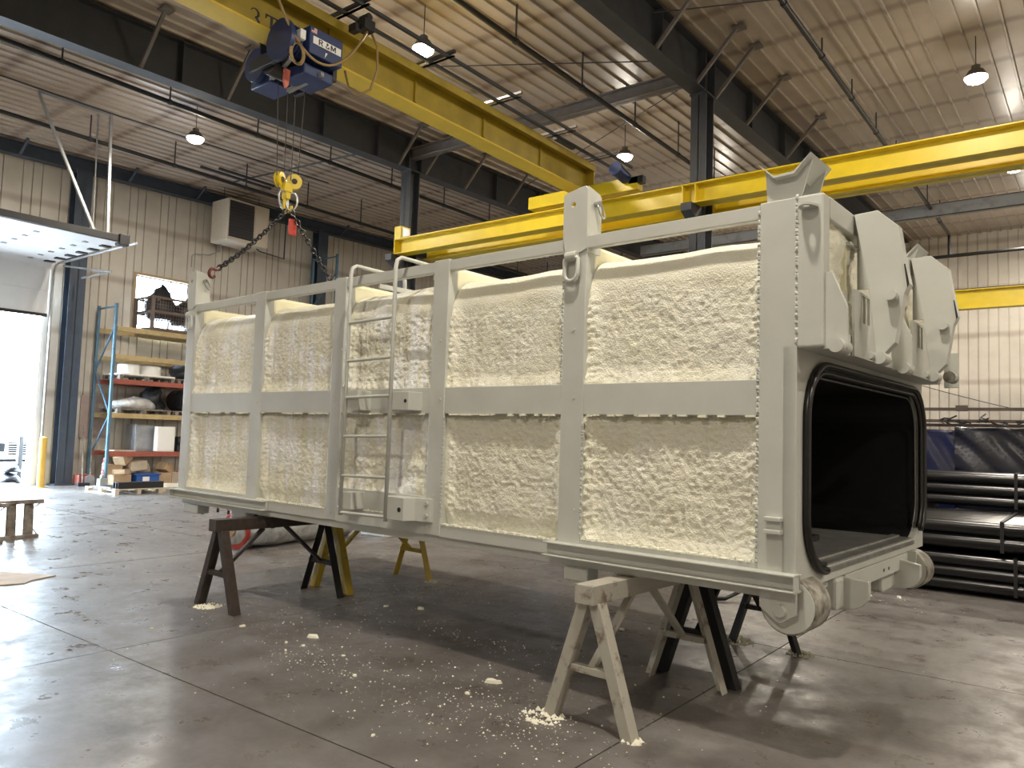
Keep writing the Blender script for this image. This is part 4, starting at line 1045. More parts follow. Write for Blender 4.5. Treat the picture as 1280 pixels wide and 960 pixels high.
# ------------------------------------------------------------------ sawhorses of angle iron
def sawhorse(label, m, m_far, xc, y0, ln, splay, rnd_seed=0):
    """xc, y0 in container axes; ln along Y"""
    t_ = thing('sawhorse', label, 'sawhorse', CB(xc, y0, 0), -BA)
    H = 0.790
    P2 = lambda mb, nm, mm: mb.build(nm, mm, t_, bevel=0.003)
    P2(MB().box(-0.062, 0.062, -0.03, ln+0.03, H-0.105, H), 'top_beam', m)
    for k, yy in enumerate((0.02, ln-0.02)):
        mm = m if k == 0 else m_far
        sy = 1 if k == 0 else -1
        for s in (-1, 1):
            top = Vector((s*0.035, yy, H-0.10)); bot = Vector((s*splay, yy, 0.0))
            # L-section: one leg of the angle across, one along the horse
            dx = 0.037
            L_ = MB()
            L_.add([(top.x-dx, yy-0.004, top.z), (top.x+dx, yy-0.004, top.z), (top.x+dx, yy+0.004, top.z), (top.x-dx, yy+0.004, top.z),
                    (bot.x-dx, yy-0.004, 0), (bot.x+dx, yy-0.004, 0), (bot.x+dx, yy+0.004, 0), (bot.x-dx, yy+0.004, 0)],
                   [(0,3,2,1),(4,5,6,7),(0,1,5,4),(1,2,6,5),(2,3,7,6),(3,0,4,7)])
            ex = dx   # the second flange sits on the +x edge and runs inwards
            L_.add([(top.x+ex-0.008, yy, top.z), (top.x+ex, yy, top.z), (top.x+ex, yy+sy*0.075, top.z), (top.x+ex-0.008, yy+sy*0.075, top.z),
                    (bot.x+ex-0.008, yy, 0), (bot.x+ex, yy, 0), (bot.x+ex, yy+sy*0.075, 0), (bot.x+ex-0.008, yy+sy*0.075, 0)],
                   [(0,3,2,1),(4,5,6,7),(0,1,5,4),(1,2,6,5),(2,3,7,6),(3,0,4,7)])
            P2(L_, 'leg', mm)
        zc = 0.31
        hx_ = 0.035 + (splay-0.035)*(1 - zc/(H-0.1))
        P2(MB().box(-hx_, hx_, yy+sy*0.01, yy+sy*0.06, zc-0.02, zc+0.02), 'cross_bar', mm)
        P2(MB().bar((0, yy+sy*0.04, zc), (0, yy+sy*0.46, H-0.11), 0.045, 0.03), 'diagonal_brace', m)
    return t_
sawhorse('cream painted angle iron sawhorse with rust in front under the near end', cream_horse, cream_horse, -2.485, 3.62, 1.20, 0.265)
sawhorse('black angle iron sawhorse at the back under the near end', black_horse, black_horse, -2.46, 4.86, 1.22, 0.265)
sawhorse('dark brown angle iron sawhorse in front under the far end', brown_horse, black_horse, -6.43, 3.57, 1.20, 0.30)
sawhorse('chipped yellow angle iron sawhorse at the back under the far end', yellow_horse, yellow_horse, -6.46, 4.82, 1.18, 0.28)

# ------------------------------------------------------------------ lamps
def lamp(x, y, label, group):
    z = ceil_z(y) - 0.80
    t_ = thing('high_bay_lamp', label, 'lamp', (x, y, z), group=group)
    MB().cyl((0,0,0.03), (0,0,0.15), 0.185, 24, r2=0.12).build('housing', lampbody_m, t_, 'auto')
    MB().cyl((0,0,0.13), (0,0,0.24), 0.07, 16).build('driver', lampbody_m, t_, 'auto')
    MB().blob((0,0,0.022), 0.172, 0.172, 0.10, 0, 0.0, 24, 12, False).build('lens', lens_m, t_, True)
    MB().cyl((0,0,0.24), (0,0,0.77), 0.008, 6).build('hanger', dark_beam, t_)
    ld_ = bpy.data.lights.new('lamp_light', 'AREA'); ld_.shape = 'DISK'; ld_.size = 0.34; ld_.energy = LAMP_W; ld_.color = LAMP_C
    lo = bpy.data.objects.new('lamp_light', ld_); COL.objects.link(lo); lo.parent = t_; lo.location = (0, 0, -0.085)
    ld_ = bpy.data.lights.new('lamp_spill', 'POINT'); ld_.energy = LAMP_UP; ld_.color = LAMP_C; ld_.shadow_soft_size = 0.12
    lo = bpy.data.objects.new('lamp_spill', ld_); COL.objects.link(lo); lo.parent = t_; lo.location = (0, 0, -0.16)
vis = [(-15.6, 8.62, 'round ceiling lamp over the rack bay left of the hoist ropes'), (-8.72, 8.62, 'round ceiling lamp beside the bridge crane festoon rail'),
       (-8.55, 14.95, 'round ceiling lamp above the travel motor of the bridge crane'), (-1.68, 14.95, 'bright round ceiling lamp at upper right above the runway beams'),
       (-1.6, 20.75, 'round ceiling lamp at the right edge below the yellow runway beams'), (-8.66, 20.9, 'small round ceiling lamp seen under the top rail beside the column')]
for x, y, l_ in vis: lamp(x, y, l_, 'high bay lamps')
for x, y in ((-8.65, 27.0), (-1.62, 27.0), (5.2, 27.0), (-15.6, 2.4), (-1.65, 2.4), (-8.7, -3.8), (-1.65, -3.8), (-1.65, 8.62), (5.2, 2.4), (5.2, 8.62)):
    lamp(x, y, 'round ceiling lamp of the near bays outside the photograph or hidden in it', 'high bay lamps near the camera')

# ------------------------------------------------------------------ overhead pipes, rods and conduits
def pipe_run(label, x, y0, y1, z, r, step=2.0, start=0.5):
    t_ = thing('overhead_pipe', label, 'pipe', (x, y0, z)); off_ = (x, y0, z)
    MB().cyl((x, y0, z), (x, y1, z), r, 14).build('pipe', black_m, t_, 'auto', off=off_)
    y = y0 + start
    while y < y1:
        MB().cyl((x, y-0.03, z), (x, y+0.03, z), r+0.012, 14).box(x-0.012, x+0.012, y-0.012, y+0.012, z+r, min(ceil_z(y)-0.02, z+r+0.75)).build('pipe_hanger', dark_beam, t_, off=off_)
        y += step
    return t_, off_
pipe_run('black sprinkler pipe running just left of the hoist rafter', -14.62, WY0, 30.0, 8.02, 0.045)
pipe_run('black sprinkler pipe nearest the slate blue wall rafter', -18.10, WY0, 30.0, 8.02, 0.045)
pipe_run('black sprinkler pipe between the bridge crane and the near rafter', -7.50, WY0, 30.0, 8.02, 0.045)
t_, off_ = pipe_run('black sprinkler pipe at upper right dropping near the far wall', -3.83, WY0, 27.2, 8.40, 0.045)
MB().cyl((-3.83, 27.2, 8.40), (-3.83, 27.2, 7.70), 0.045, 12).build('riser', black_m, t_, 'auto', off=off_)
MB().cyl((-4.6, 27.2, 7.70), (8.9, 27.2, 7.70), 0.055, 12).build('cross_main', black_m, t_, 'auto', off=off_)
for i_, (a, b) in enumerate((((-13.1, 7.97, 8.42), (-5.8, 12.38, 8.42)), ((-13.1, 16.75, 8.46), (-5.8, 13.0, 8.42)), ((-5.6, 10.6, 8.40), (1.0, 13.4, 8.42)))):
    tag(MB().cyl(a, b, 0.010, 6).build('bracing_rod', dark_beam), ('thin roof bracing rod on the hoist side of the columns', 'thin roof bracing rod beyond the interior columns', 'thin roof bracing rod right of the near rafter')[i_], 'rod')
tag(MB().tube([(-17.42, WY0+0.1, 8.50), (-17.42, 7.9, 8.50), (-17.35, 8.0, 8.48), (-17.2, 13.5, 8.55)], 0.018, 6).build('conduit', dark_beam), 'thin conduit along the ceiling left of the rack bay lamp', 'conduit')
tag(MB().tube([(-14.4, 12.35, 8.50), (-16.6, 12.1, 8.48), (-19.2, 11.8, 8.46)], 0.022, 6).build('conduit', dark_beam), 'conduit crossing under the ceiling behind the hook block ropes', 'conduit')
for x, y0, y1 in ((-18.75, 10.55, 12.7), (-18.45, 10.9, 12.6)):
    tag(MB().box(x-0.03, x+0.03, y0, y1, 8.40, 8.46).build('heater_hanger_rail', dark_beam), 'short dark rail hung under the ceiling %s' % ('nearest the heater' if x < -18.6 else 'a little in front of the heater rail'), 'rail')

# ------------------------------------------------------------------ unit heater
ht = thing('unit_heater', 'ivory unit heater with black louvres hung on the rack wall', 'heater', (-20.65, 13.0, 7.1)); off = (-20.65, 13.0, 7.1)
HX0, HX1, HY0, HY1, HZ0, HZ1 = -21.10, -20.20, 12.32, 13.70, 7.10, 8.34
MB().box(HX0, HX1-0.02, HY0, HY1, HZ0, HZ1).build('cabinet', ivory_m, ht, off=off, bevel=0.012)
MB().box(HX1-0.05, HX1-0.012, HY0+0.04, HY0+0.86, HZ0+0.10, HZ1-0.06).build('louvre_recess', louvre_m, ht, off=off)
for k in range(11):
    z = HZ0 + 0.15 + k*0.096
    MB().bar((HX1-0.005, HY0+0.05, z), (HX1-0.005, HY0+0.85, z), 0.05, 0.012, upv=(0.5, 0, 1)).build('louvre', galv_m if k % 1 else louvre_m, ht, off=off)
MB().box(HX1-0.02, HX1-0.005, HY0+0.90, HY1-0.02, HZ0+0.02, HZ1-0.02).build('access_panel', ivory_m, ht, off=off, bevel=0.005)
for y in (HY0+0.1, HY1-0.1):
    MB().cyl((-20.65, y, HZ1), (-20.65, y, ceil_z(13)-0.02), 0.012, 6).build('hanger_rod', dark_beam, ht, off=off)
MB().tube([(-20.5, HY1-0.2, HZ0), (-20.5, HY1-0.1, HZ0-0.06), (-20.5, 14.5, HZ0-0.12), (-20.5, 14.52, 8.7)], 0.022, 8).build('gas_pipe', dark_beam, ht, off=off)
MB().tube([(-21.5, 12.0, 6.35), (-21.5, 12.0, 6.68), (-21.5, 12.08, 6.76), (-21.4, 12.5, 6.80), (-21.0, 12.6, 6.9), (-21.0, 12.6, 7.1)], 0.018, 8).build('flue_pipe', galv_m, ht, off=off)

# ------------------------------------------------------------------ pallet racks
def rack(label, y0, y1, xf, xr, h, levels):
    t_ = thing('pallet_rack', label, 'rack', (xf, y0, 0)); off_ = (xf, y0, 0)
    for y in [y0] + ([y1] if y1 else []):
        for x in (xf, xr):
            po = MB().box(x-0.04, x+0.04, y-0.032, y+0.032, 0, h).build('upright', rackblue_m, t_, off=off_, bevel=0.004)
            MB().box(x-0.07, x+0.07, y-0.07, y+0.07, 0, 0.012).build('foot_plate', rackblue_m, po, off=off_)
        MB().bar((xr, y, h-0.08), (xf, y, h-0.08), 0.04, 0.04).build('frame_brace', rackblue_m, t_, off=off_)
        zz = h-0.6; k = 0
        while zz > 1.2:
            a, b = ((xf, xr) if k % 2 == 0 else (xr, xf))
            MB().bar((a, y, zz), (b, y, zz-1.15), 0.035, 0.035).build('frame_brace', rackblue_m, t_, off=off_); zz -= 1.15; k += 1
    if y1:
        for z, m in levels:
            for x in (xf+0.02, xr-0.02):
                MB().box(x-0.03, x+0.03, y0+0.04, y1-0.04, z-0.13, z).build('shelf_beam', m, t_, off=off_, bevel=0.006)
    return t_
RXF, RXR = -20.40, -21.38
rack('blue pallet rack with tan and red shelf beams against the left wall', 9.40, 12.15, RXF, RXR, 4.76, [(4.17, rackorange_m), (3.43, rackorange_m), (2.79, rackred_m), (1.90, rackorange_m), (0.90, rackred_m)])
rack('tall blue rack upright frame seen behind the chain sling', 16.25, None, -20.05, -21.3, 7.45, [])

# crate of black bags on the top shelf
wc = thing('wire_crate', 'rusty wire mesh crate on the top rack shelf below the window', 'crate', (-20.85, 11.2, 4.17)); off = (-20.85, 11.2, 4.17)
cx0, cx1, cy0, cy1, cz0, cz1 = -21.33, -20.38, 10.35, 12.08, 4.17, 5.12
crate_m = mat('rusty_crate_steel', (0.16, 0.12, 0.10), 0.7, var=0.3)
for x in (cx0, cx1):
    for y in (cy0, cy1): MB().box(x-0.04, x+0.04, y-0.04, y+0.04, cz0, cz1).build('corner_post', crate_m, wc, off=off)
    for z in (cz0+0.06, (cz0+cz1)/2+0.05, cz1-0.03): MB().box(x-0.025, x+0.025, cy0, cy1, z-0.03, z+0.03).build('side_bar', crate_m, wc, off=off)
for y in (cy0, cy1):
    for z in (cz0+0.06, (cz0+cz1)/2+0.05, cz1-0.03): MB().box(cx0, cx1, y-0.025, y+0.025, z-0.03, z+0.03).build('side_bar', crate_m, wc, off=off)
ms = MB()
for k in range(22):
    y = cy0 + (cy1-cy0)*(k+0.5)/22
    for x in (cx0, cx1): ms.box(x-0.005, x+0.005, y-0.005, y+0.005, cz0, cz1)
for k in range(12):
    x = cx0 + (cx1-cx0)*(k+0.5)/12
    ms.box(x-0.005, x+0.005, cy0-0.005, cy0+0.005, cz0, cz1)
for k in range(11):
    z = cz0 + (cz1-cz0)*(k+0.5)/11
    for x in (cx0, cx1): ms.box(x-0.005, x+0.005, cy0, cy1, z-0.005, z+0.005)
    ms.box(cx0, cx1, cy0-0.005, cy0+0.005, z-0.005, z+0.005)
o = ms.build('wire_mesh', crate_m, wc, off=off); o['kind'] = 'stuff'
MB().box(cx0, cx1, cy0, cy1, cz0, cz0+0.03).build('crate_floor', crate_m, wc, off=off)
tag(MB().blob((-20.85, 10.78, 4.82), 0.42, 0.40, 0.62, 5, 0.16).build('black_bag', bag_m, smooth=True), 'lumpy black bag heaped at the window end of the wire crate', 'bag', 'black bags in the wire crate')
tag(MB().blob((-20.85, 11.60, 4.70), 0.42, 0.44, 0.55, 9, 0.14).build('black_bag', bag_m, smooth=True), 'lower black bag filling the right of the wire crate', 'bag', 'black bags in the wire crate')

def pallet(label, x, y, z, rz=0.0, lx=1.2, ly=1.0, m=pallet_m):
    t_ = thing('wooden_pallet', label, 'pallet', (x, y, z), rz, 'wooden pallets')
    for k in range(3):
        yy = -ly/2 + 0.05 + k*(ly-0.1)/2
        MB().box(-lx/2, lx/2, yy-0.045, yy+0.045, 0, 0.02).build('bottom_board', m, t_)
        for q in range(3):
            xx = -lx/2 + 0.07 + q*(lx-0.14)/2
            MB().box(xx-0.07, xx+0.07, yy-0.045, yy+0.045, 0.02, 0.10).build('block', m, t_)
    for k in range(7):
        xx = -lx/2 + 0.05 + k*(lx-0.1)/6
        MB().box(xx-0.045, xx+0.045, -ly/2, ly/2, 0.10, 0.125).build('top_board', m, t_)
    return t_
pallet('pale wooden pallet on the floor in front of the rack upright', -18.55, 9.0, 0, R(3), 1.35, 1.15)
pallet('wooden pallet on the floor beside the container tail', -18.7, 10.30, 0, R(-2), 1.2, 1.15)
pallet('pallet of white sheets on the upper red rack beam', -20.9, 10.35, 2.79, 0, 1.0, 1.5, oldwood_m)
pallet('pallet of wrapped goods on the middle tan rack beam', -20.9, 10.32, 1.90, 0, 1.0, 1.45, oldwood_m)
pallet('small pallet at the dark end of the middle tan rack beam', -20.9, 11.60, 1.90, 0, 1.0, 0.85, oldwood_m)
pallet('small pallet at the dark end of the upper red rack beam', -20.9, 11.62, 2.79, 0, 1.0, 0.85, oldwood_m)
tag(MB().box(-21.35, -20.42, 9.62, 11.12, 2.915, 2.955).build('white_sheet_stack', white_m, bevel=0.004), 'flat white sheets stacked under two white rolls', 'sheets')
for y, l_ in ((9.98, 'squat white roll on the rack nearest the blue upright'), (10.56, 'squat white roll on the rack farther from the upright')):
    rr_ = thing('white_roll', l_, 'roll', (-20.75, y, 2.955), group='white rolls on the rack')
    MB().cyl((0,0,0), (0,0,0.25), 0.275, 28, hollow=0.09).build('wound_sheet', white_m, rr_, 'auto')
    MB().cyl((0,0,0.0), (0,0,0.252), 0.088, 18, hollow=0.075).build('core', card_m, rr_, 'auto')
tag(MB().blob((-20.85, 11.62, 3.06), 0.40, 0.40, 0.28, 21, 0.2).build('black_bundle', bag_m, smooth=True), 'black crumpled bundle on the upper red rack beam', 'bundle')
tag(MB().blob((-20.85, 10.2, 2.12), 0.44, 0.60, 0.22, 31, 0.35, 26, 14).build('wrapped_load', wrap_m, smooth=True), 'clear wrapped load on the middle tan rack beam', 'load')
tag(MB().blob((-20.95, 10.75, 2.25), 0.35, 0.30, 0.42, 33, 0.3).build('black_bundle', bag_m, smooth=True), 'spiky black bundle behind the clear wrapped load', 'bundle')
dr = thing('black_drum', 'dark round drum lying on the middle tan rack beam', 'drum', (-20.85, 11.65, 2.025))
MB().cyl((-0.4, 0, 0.30), (0.4, 0, 0.30), 0.30, 26).build('drum_shell', bag_m, dr, 'auto')
for x in (-0.38, 0.0, 0.38): MB().cyl((x-0.02, 0, 0.30), (x+0.02, 0, 0.30), 0.312, 26).build('drum_hoop', black_m, dr, 'auto')
gb = thing('grey_cabinet', 'grey metal cabinet behind the white panel on the lower red beam', 'cabinet', (-21.0, 10.55, 0.90)); off = (-21.0, 10.55, 0.90)
MB().box(-21.3, -20.75, 10.28, 10.85, 0.90, 1.62).build('cabinet_body', galv_m, gb, off=off, bevel=0.01)
MB().box(-20.75, -20.735, 10.31, 10.82, 0.95, 1.58).build('cabinet_door', galv_m, gb, off=off, bevel=0.004)
wp = thing('white_appliance', 'upright white appliance panel on the lower red rack beam', 'appliance', (-20.5, 10.95, 0.90)); off = (-20.5, 10.95, 0.90)
MB().box(-20.62, -20.42, 10.72, 11.22, 0.90, 1.58).build('panel_body', white_m, wp, off=off, bevel=0.012)
MB().box(-20.42, -20.412, 10.75, 11.19, 0.94, 1.54).build('panel_face', white_m, wp, off=off, bevel=0.004)
mc = thing('small_machine', 'dark small machine on the lower red beam beside the container', 'machine', (-20.6, 11.55, 0.90)); off = (-20.6, 11.55, 0.90)
MB().box(-20.8, -20.42, 11.30, 11.85, 0.90, 1.08).build('machine_base', black_m, mc, off=off, bevel=0.02)
MB().cyl((-20.6, 11.35, 1.18), (-20.6, 11.75, 1.18), 0.14, 18).build('machine_motor', bag_m, mc, 'auto', off=off)
MB().box(-20.5, -20.41, 11.45, 11.70, 1.0, 1.15).build('machine_plate', galv_m, mc, off=off, bevel=0.005)
tag(MB().box(-21.30, -20.45, 9.60, 10.18, 0.90, 0.925).build('flat_board', card2_m, bevel=0.003), 'thin pale board lying flat on the lower red beam', 'board')
# carton pile on the floor under the rack
def carton(label, x, y, z, lx, ly, lz, rz=0.0, rx=0.0, m=card_m):
    t_ = thing('cardboard_box', label, 'box', (x, y, z), rz, 'cardboard boxes under the rack'); t_.rotation_euler = (rx, 0, rz)
    MB().box(-lx/2, lx/2, -ly/2, ly/2, 0, lz-0.006).build('carton_body', m, t_, bevel=0.004)
    MB().box(-lx/2, -0.003, -ly/2, ly/2, lz-0.006, lz).box(0.003, lx/2, -ly/2, ly/2, lz-0.006, lz).build('flap', m, t_)
    MB().box(-0.03, 0.03, -ly/2-0.002, ly/2+0.002, lz, lz+0.002).build('tape', card2_m, t_)
carton('open brown carton on the floor next to the blue upright', -20.55, 9.80, 0, 0.45, 0.45, 0.30, 0.1)
carton('brown carton under a tilted box near the blue upright', -20.75, 9.72, 0.30, 0.40, 0.42, 0.25, -0.2)
carton('small brown carton tipped on top of the pile', -20.6, 9.95, 0.62, 0.32, 0.34, 0.22, 0.5, 0.5)
carton('pale carton in the middle of the pile above the blue bin', -20.6, 10.26, 0.40, 0.40, 0.46, 0.24, 0.15, 0.1, card2_m)
carton('brown carton standing right of the blue bin', -20.55, 10.98, 0, 0.42, 0.36, 0.32, -0.1)
carton('brown carton beside the red cans', -20.55, 11.28, 0, 0.40, 0.26, 0.33, 0.05, 0, card2_m)
carton('brown carton leaning over on the right of the pile', -20.7, 11.10, 0.34, 0.34, 0.30, 0.22, 0.4, -0.5)
carton('small pale carton lying behind the blue bin', -20.8, 10.60, 0.32, 0.30, 0.34, 0.20, -0.5, 0.3, card2_m)
carton('flattened brown carton at the foot of the pile', -20.5, 9.85, 0.31, 0.36, 0.30, 0.12, 0.6)
bb = thing('blue_bin', 'blue plastic bin with a white label on the floor under the rack', 'bin', (-20.45, 10.45, 0)); off = (-20.45, 10.45, 0)
MB().box(-20.65, -20.25, 10.14, 10.76, 0, 0.30).build('bin_body', bluebin_m, bb, off=off, bevel=0.02)
MB().box(-20.68, -20.22, 10.11, 10.79, 0.28, 0.32).build('bin_rim', bluebin_m, bb, off=off, bevel=0.008)
MB().box(-20.249, -20.243, 10.30, 10.48, 0.06, 0.24).build('bin_label', white_m, bb, off=off)
for y, l_ in ((11.58, 'red fuel can on the floor nearest the cartons'), (11.92, 'red fuel can on the floor nearest the container tail')):
    rc = thing('red_can', l_, 'can', (-20.5, y, 0), 0.15, 'red cans under the rack')
    MB().box(-0.17, 0.17, -0.15, 0.15, 0, 0.36).build('can_body', redcan_m, rc, bevel=0.03, seg=3)
    MB().tube([(-0.10, 0, 0.35), (-0.10, 0, 0.44), (0.06, 0, 0.44), (0.06, 0, 0.35)], 0.018, 8).build('can_handle', redcan_m, rc)
    MB().cyl((0.12, 0, 0.35), (0.15, 0, 0.42), 0.03, 12).build('can_spout', white_m, rc)
tube_t = thing('steel_tube_offcut', 'black twin cell steel tube lying on the front pallet', 'tube', (-18.05, 9.1, 0.125), R(92))
for k in (0, 1):
    MB().box(-0.55, 0.55, -0.11+0.11*k, -0.104+0.11*k, 0, 0.15).box(-0.55, 0.55, -0.006+0.11*k-0.0, 0.0+0.11*k, 0, 0.15).box(-0.55, 0.55, -0.11+0.11*k, 0.11*k, 0, 0.006).box(-0.55, 0.55, -0.11+0.11*k, 0.11*k, 0.144, 0.15).build('tube_cell', black_m, tube_t)
tag(MB().box(-18.95, -18.25, 8.55, 9.55, 0.125, 0.145).build('steel_plate', black_m, bevel=0.002), 'thin dark plate lying flat on the front pallet', 'plate')
tag(MB().box(-21.25, -20.95, 8.98, 9.34, 0, 0.27).box(-20.95, -20.93, 8.98, 9.34, 0, 0.30).build('red_channel', rackred_m, bevel=0.01), 'red steel channel at the foot of the wall beside the rack', 'channel')
tag(MB().box(-21.61, -21.57, 9.18, 9.95, 1.25, 2.35).box(-21.61, -21.56, 9.18, 9.95, 1.22, 1.25).build('plywood_board', mat('pinkish_board', (0.42, 0.33, 0.29), 0.7, var=0.15), bevel=0.002), 'pinkish board fixed to the wall behind the rack upright', 'board')
for k, (y, dy) in enumerate(((9.00, 0.20), (9.18, 0.26))):
    tl = thing('broom', ('long handled broom leaning on the wall left of the rack', 'long handled shovel leaning on the wall against the rack')[k], 'tool', (-20.75, y, 0))
    MB().cyl((0, 0, 0.06), (-0.62, dy, 1.55), 0.016, 8).build('handle', oldwood_m, tl)
    (MB().box(-0.07, 0.10, -0.14, 0.14, 0, 0.09) if k == 0 else MB().prism([(-0.12, 0), (0.12, 0), (0.12, 0.22), (0, 0.30), (-0.12, 0.22)], 'yz', -0.02, 0.0)).build('head', bag_m if k == 0 else galv_m, tl)
tag(MB().cyl((-20.35, 9.30, 0.10), (-20.55, 9.42, 0.72), 0.05, 10, r2=0.025).cyl((-20.37, 9.31, 0.02), (-20.35, 9.30, 0.10), 0.015, 8).build('folded_flag', mat('red_white_cloth', (0.55, 0.10, 0.10), 0.7, col2=(0.7, 0.66, 0.62), vscale=9, contrast=(0.45, 0.55)), smooth=True), 'rolled red and white cloth leaning on the rack upright', 'cloth')
tag(MB().box(-20.35, -20.15, 9.16, 9.36, 0, 0.22).box(-20.30, -20.20, 9.21, 9.31, 0.22, 0.30).build('grey_can', galv_m, bevel=0.02), 'small grey can on the floor at the rack foot', 'can')

# ------------------------------------------------------------------ door surroundings and outside
bo = thing('bollard', 'yellow steel bollard beside the open overhead door', 'bollard', (-20.75, 8.02, 0))
MB().cyl((0, 0, 0), (0, 0, 1.20), 0.085, 20).blob((0, 0, 1.20), 0.085, 0.085, 0.045, 0, 0.0, 20, 8, False).build('pipe_post', bollard_m, bo, 'auto')
MB().cyl((0, 0, 0), (0, 0, 0.012), 0.12, 20).build('base_flange', bollard_m, bo)
tag(MB().blob((-22.1, 7.80, 0.12), 0.30, 0.24, 0.16, 41, 0.2).build('dark_sack', bag_m, smooth=True), 'dark sack on the floor at the door threshold', 'sack', 'sacks by the door')
tag(MB().blob((-22.15, 7.82, 0.38), 0.28, 0.22, 0.16, 43, 0.2).build('dark_sack', bag_m, smooth=True), 'dark sack lying on top of the other by the door', 'sack', 'sacks by the door')
tag(MB().box(-22.25, -22.1, 7.98, 8.08, 0, 1.22).box(-22.3, -22.05, 7.95, 8.1, 0, 0.02).build('dark_post', bag_m, bevel=0.01), 'dark post standing just outside the door jamb', 'post')
tk = thing('truck', 'white truck parked outside the open overhead door', 'truck', (-26.0, 8.9, -0.1)); off = (-26.0, 8.9, 0.0)
TY0, TY1, TX = 7.75, 9.85, -23.7
MB().prism([(TX, 0.62), (TX+0.06, 0.66), (TX+0.02, 1.18), (TX-0.25, 1.30), (TX-1.35, 1.42), (TX-1.35, 0.62)], 'xz', TY0, TY1).build('hood', truck_m, tk, off=off, bevel=0.04)
MB().prism([(TX-1.35, 0.62), (TX-1.30, 1.40), (TX-2.05, 2.10), (TX-3.6, 2.12), (TX-3.7, 0.62)], 'xz', TY0+0.05, TY1-0.05).build('cab', truck_m, tk, off=off, bevel=0.05)
MB().bar((TX-1.36, (TY0+TY1)/2, 1.44), (TX-1.98, (TY0+TY1)/2, 2.02), TY1-TY0-0.35, 0.02).build('windscreen', black_m, tk, off=off)
gr_ = MB().box(TX+0.02, TX+0.05, 8.28, 9.32, 0.74, 1.12).build('grille', dark_trim, tk, off=off)
for k in range(6): MB().box(TX+0.04, TX+0.06, 8.28, 9.32, 0.77+0.06*k, 0.785+0.06*k).build('grille_slat', truck_m, gr_, off=off)
MB().box(TX-0.02, TX+0.06, 7.80, 8.20, 0.86, 1.10).build('headlight', mat('headlight', (0.015, 0.016, 0.018), 0.5, spec=0.1), tk, off=off, bevel=0.03)
MB().box(TX-0.02, TX+0.06, 9.42, 9.80, 0.86, 1.10).build('headlight', MATS['headlight'], tk, off=off, bevel=0.03)
MB().box(TX-0.1, TX+0.14, TY0-0.02, TY1+0.02, 0.28, 0.60).build('bumper', truck_m, tk, off=off, bevel=0.04)
MB().box(TX-0.05, TX+0.10, TY0, TY1, 0.60, 0.66).build('bumper_gap', dark_trim, tk, off=off)
MB().box(TX+0.13, TX+0.15, 8.30, 8.46, 0.33, 0.47).build('fog_lamp', dark_trim, tk, off=off, bevel=0.01)
for y in (TY0+0.02, TY1-0.28):
    wh = MB().cyl((TX-0.75, y, 0.27), (TX-0.75, y+0.26, 0.27), 0.37, 28).build('wheel', dark_trim, tk, 'auto', off=off)
    MB().cyl((TX-0.75, y-0.01, 0.27), (TX-0.75, y+0.27, 0.27), 0.20, 20).build('rim', galv_m, wh, 'auto', off=off)

# ------------------------------------------------------------------ things on the shop floor
def trestle(label, x, y, rz, ln, m):
    t_ = thing('wooden_trestle', label, 'trestle', (x, y, 0), rz, 'low wooden trestles')
    MB().box(-0.06, 0.06, -ln/2, ln/2, 0.47, 0.52).build('top_plank', m, t_, bevel=0.004)
    MB().box(-0.06, 0.06, -ln/2+0.10, ln/2-0.04, 0.0, 0.045).build('foot_plank', m, t_, bevel=0.004)
    for yy in (-ln/2+0.17, 0.0, ln/2-0.17):
        MB().prism([(yy-0.05, 0.045), (yy+0.07, 0.045), (yy+0.055, 0.47), (yy-0.055, 0.47)], 'yz', -0.02, 0.02).build('leg_board', m, t_, bevel=0.003)
    for s in (-1, 1):
        MB().bar((0, s*(ln/2-0.17), 0.36), (0, s*(ln/2-0.02), 0.47), 0.012, 0.012).build('wire_brace', galv_m, t_)
        MB().bar((0, s*(ln/2-0.12), 0.14), (0, s*(ln/2-0.04), 0.04), 0.012, 0.012).build('wire_brace', galv_m, t_)
trestle('low weathered wooden trestle with wide board legs, rear one', -11.85, 4.24, R(4), 0.78, oldwood_m)
trestle('low weathered wooden trestle at the left edge, front one', -11.45, 3.66, R(6), 0.80, oldwood_m)
cs = MB().prism([(-9.45, 2.6), (-8.62, 2.72), (-8.48, 3.20), (-8.60, 3.30), (-8.72, 3.58), (-9.22, 3.30)], 'xy', 0.003, 0.010)
tag(cs.build('cardboard_sheet', card2_m), 'flat cardboard sheet lying on the floor at left', 'sheet')
rs = thing('red_stand', 'small red tripod stand on the floor behind the container tail', 'stand', (-13.2, 8.15, 0))
for k in range(3):
    a = 2*math.pi*k/3 + 0.4
    lg = MB().cyl((0.03*math.cos(a), 0.03*math.sin(a), 0.62), (0.26*math.cos(a), 0.26*math.sin(a), 0.05), 0.018, 8).build('leg', red_m, rs)
    MB().cyl((0.26*math.cos(a), 0.26*math.sin(a), 0.0), (0.262*math.cos(a), 0.262*math.sin(a), 0.07), 0.026, 8).build('rubber_foot', rubber, lg)
MB().cyl((0, 0, 0.58), (0, 0, 0.85), 0.03, 12).build('centre_post', red_m, rs)
MB().cyl((0, 0, 0.85), (0, 0, 0.87), 0.10, 16).build('head_plate', black_m, rs)
wr = thing('wrapped_roll', 'large clear wrapped roll with a red band lying beyond the brown sawhorse', 'roll', (-9.3, 7.0, 0), R(4))
pts_ = []
prof_r = np.linspace(-1.05, 1.05, 26); nu = 30; vs_ = []
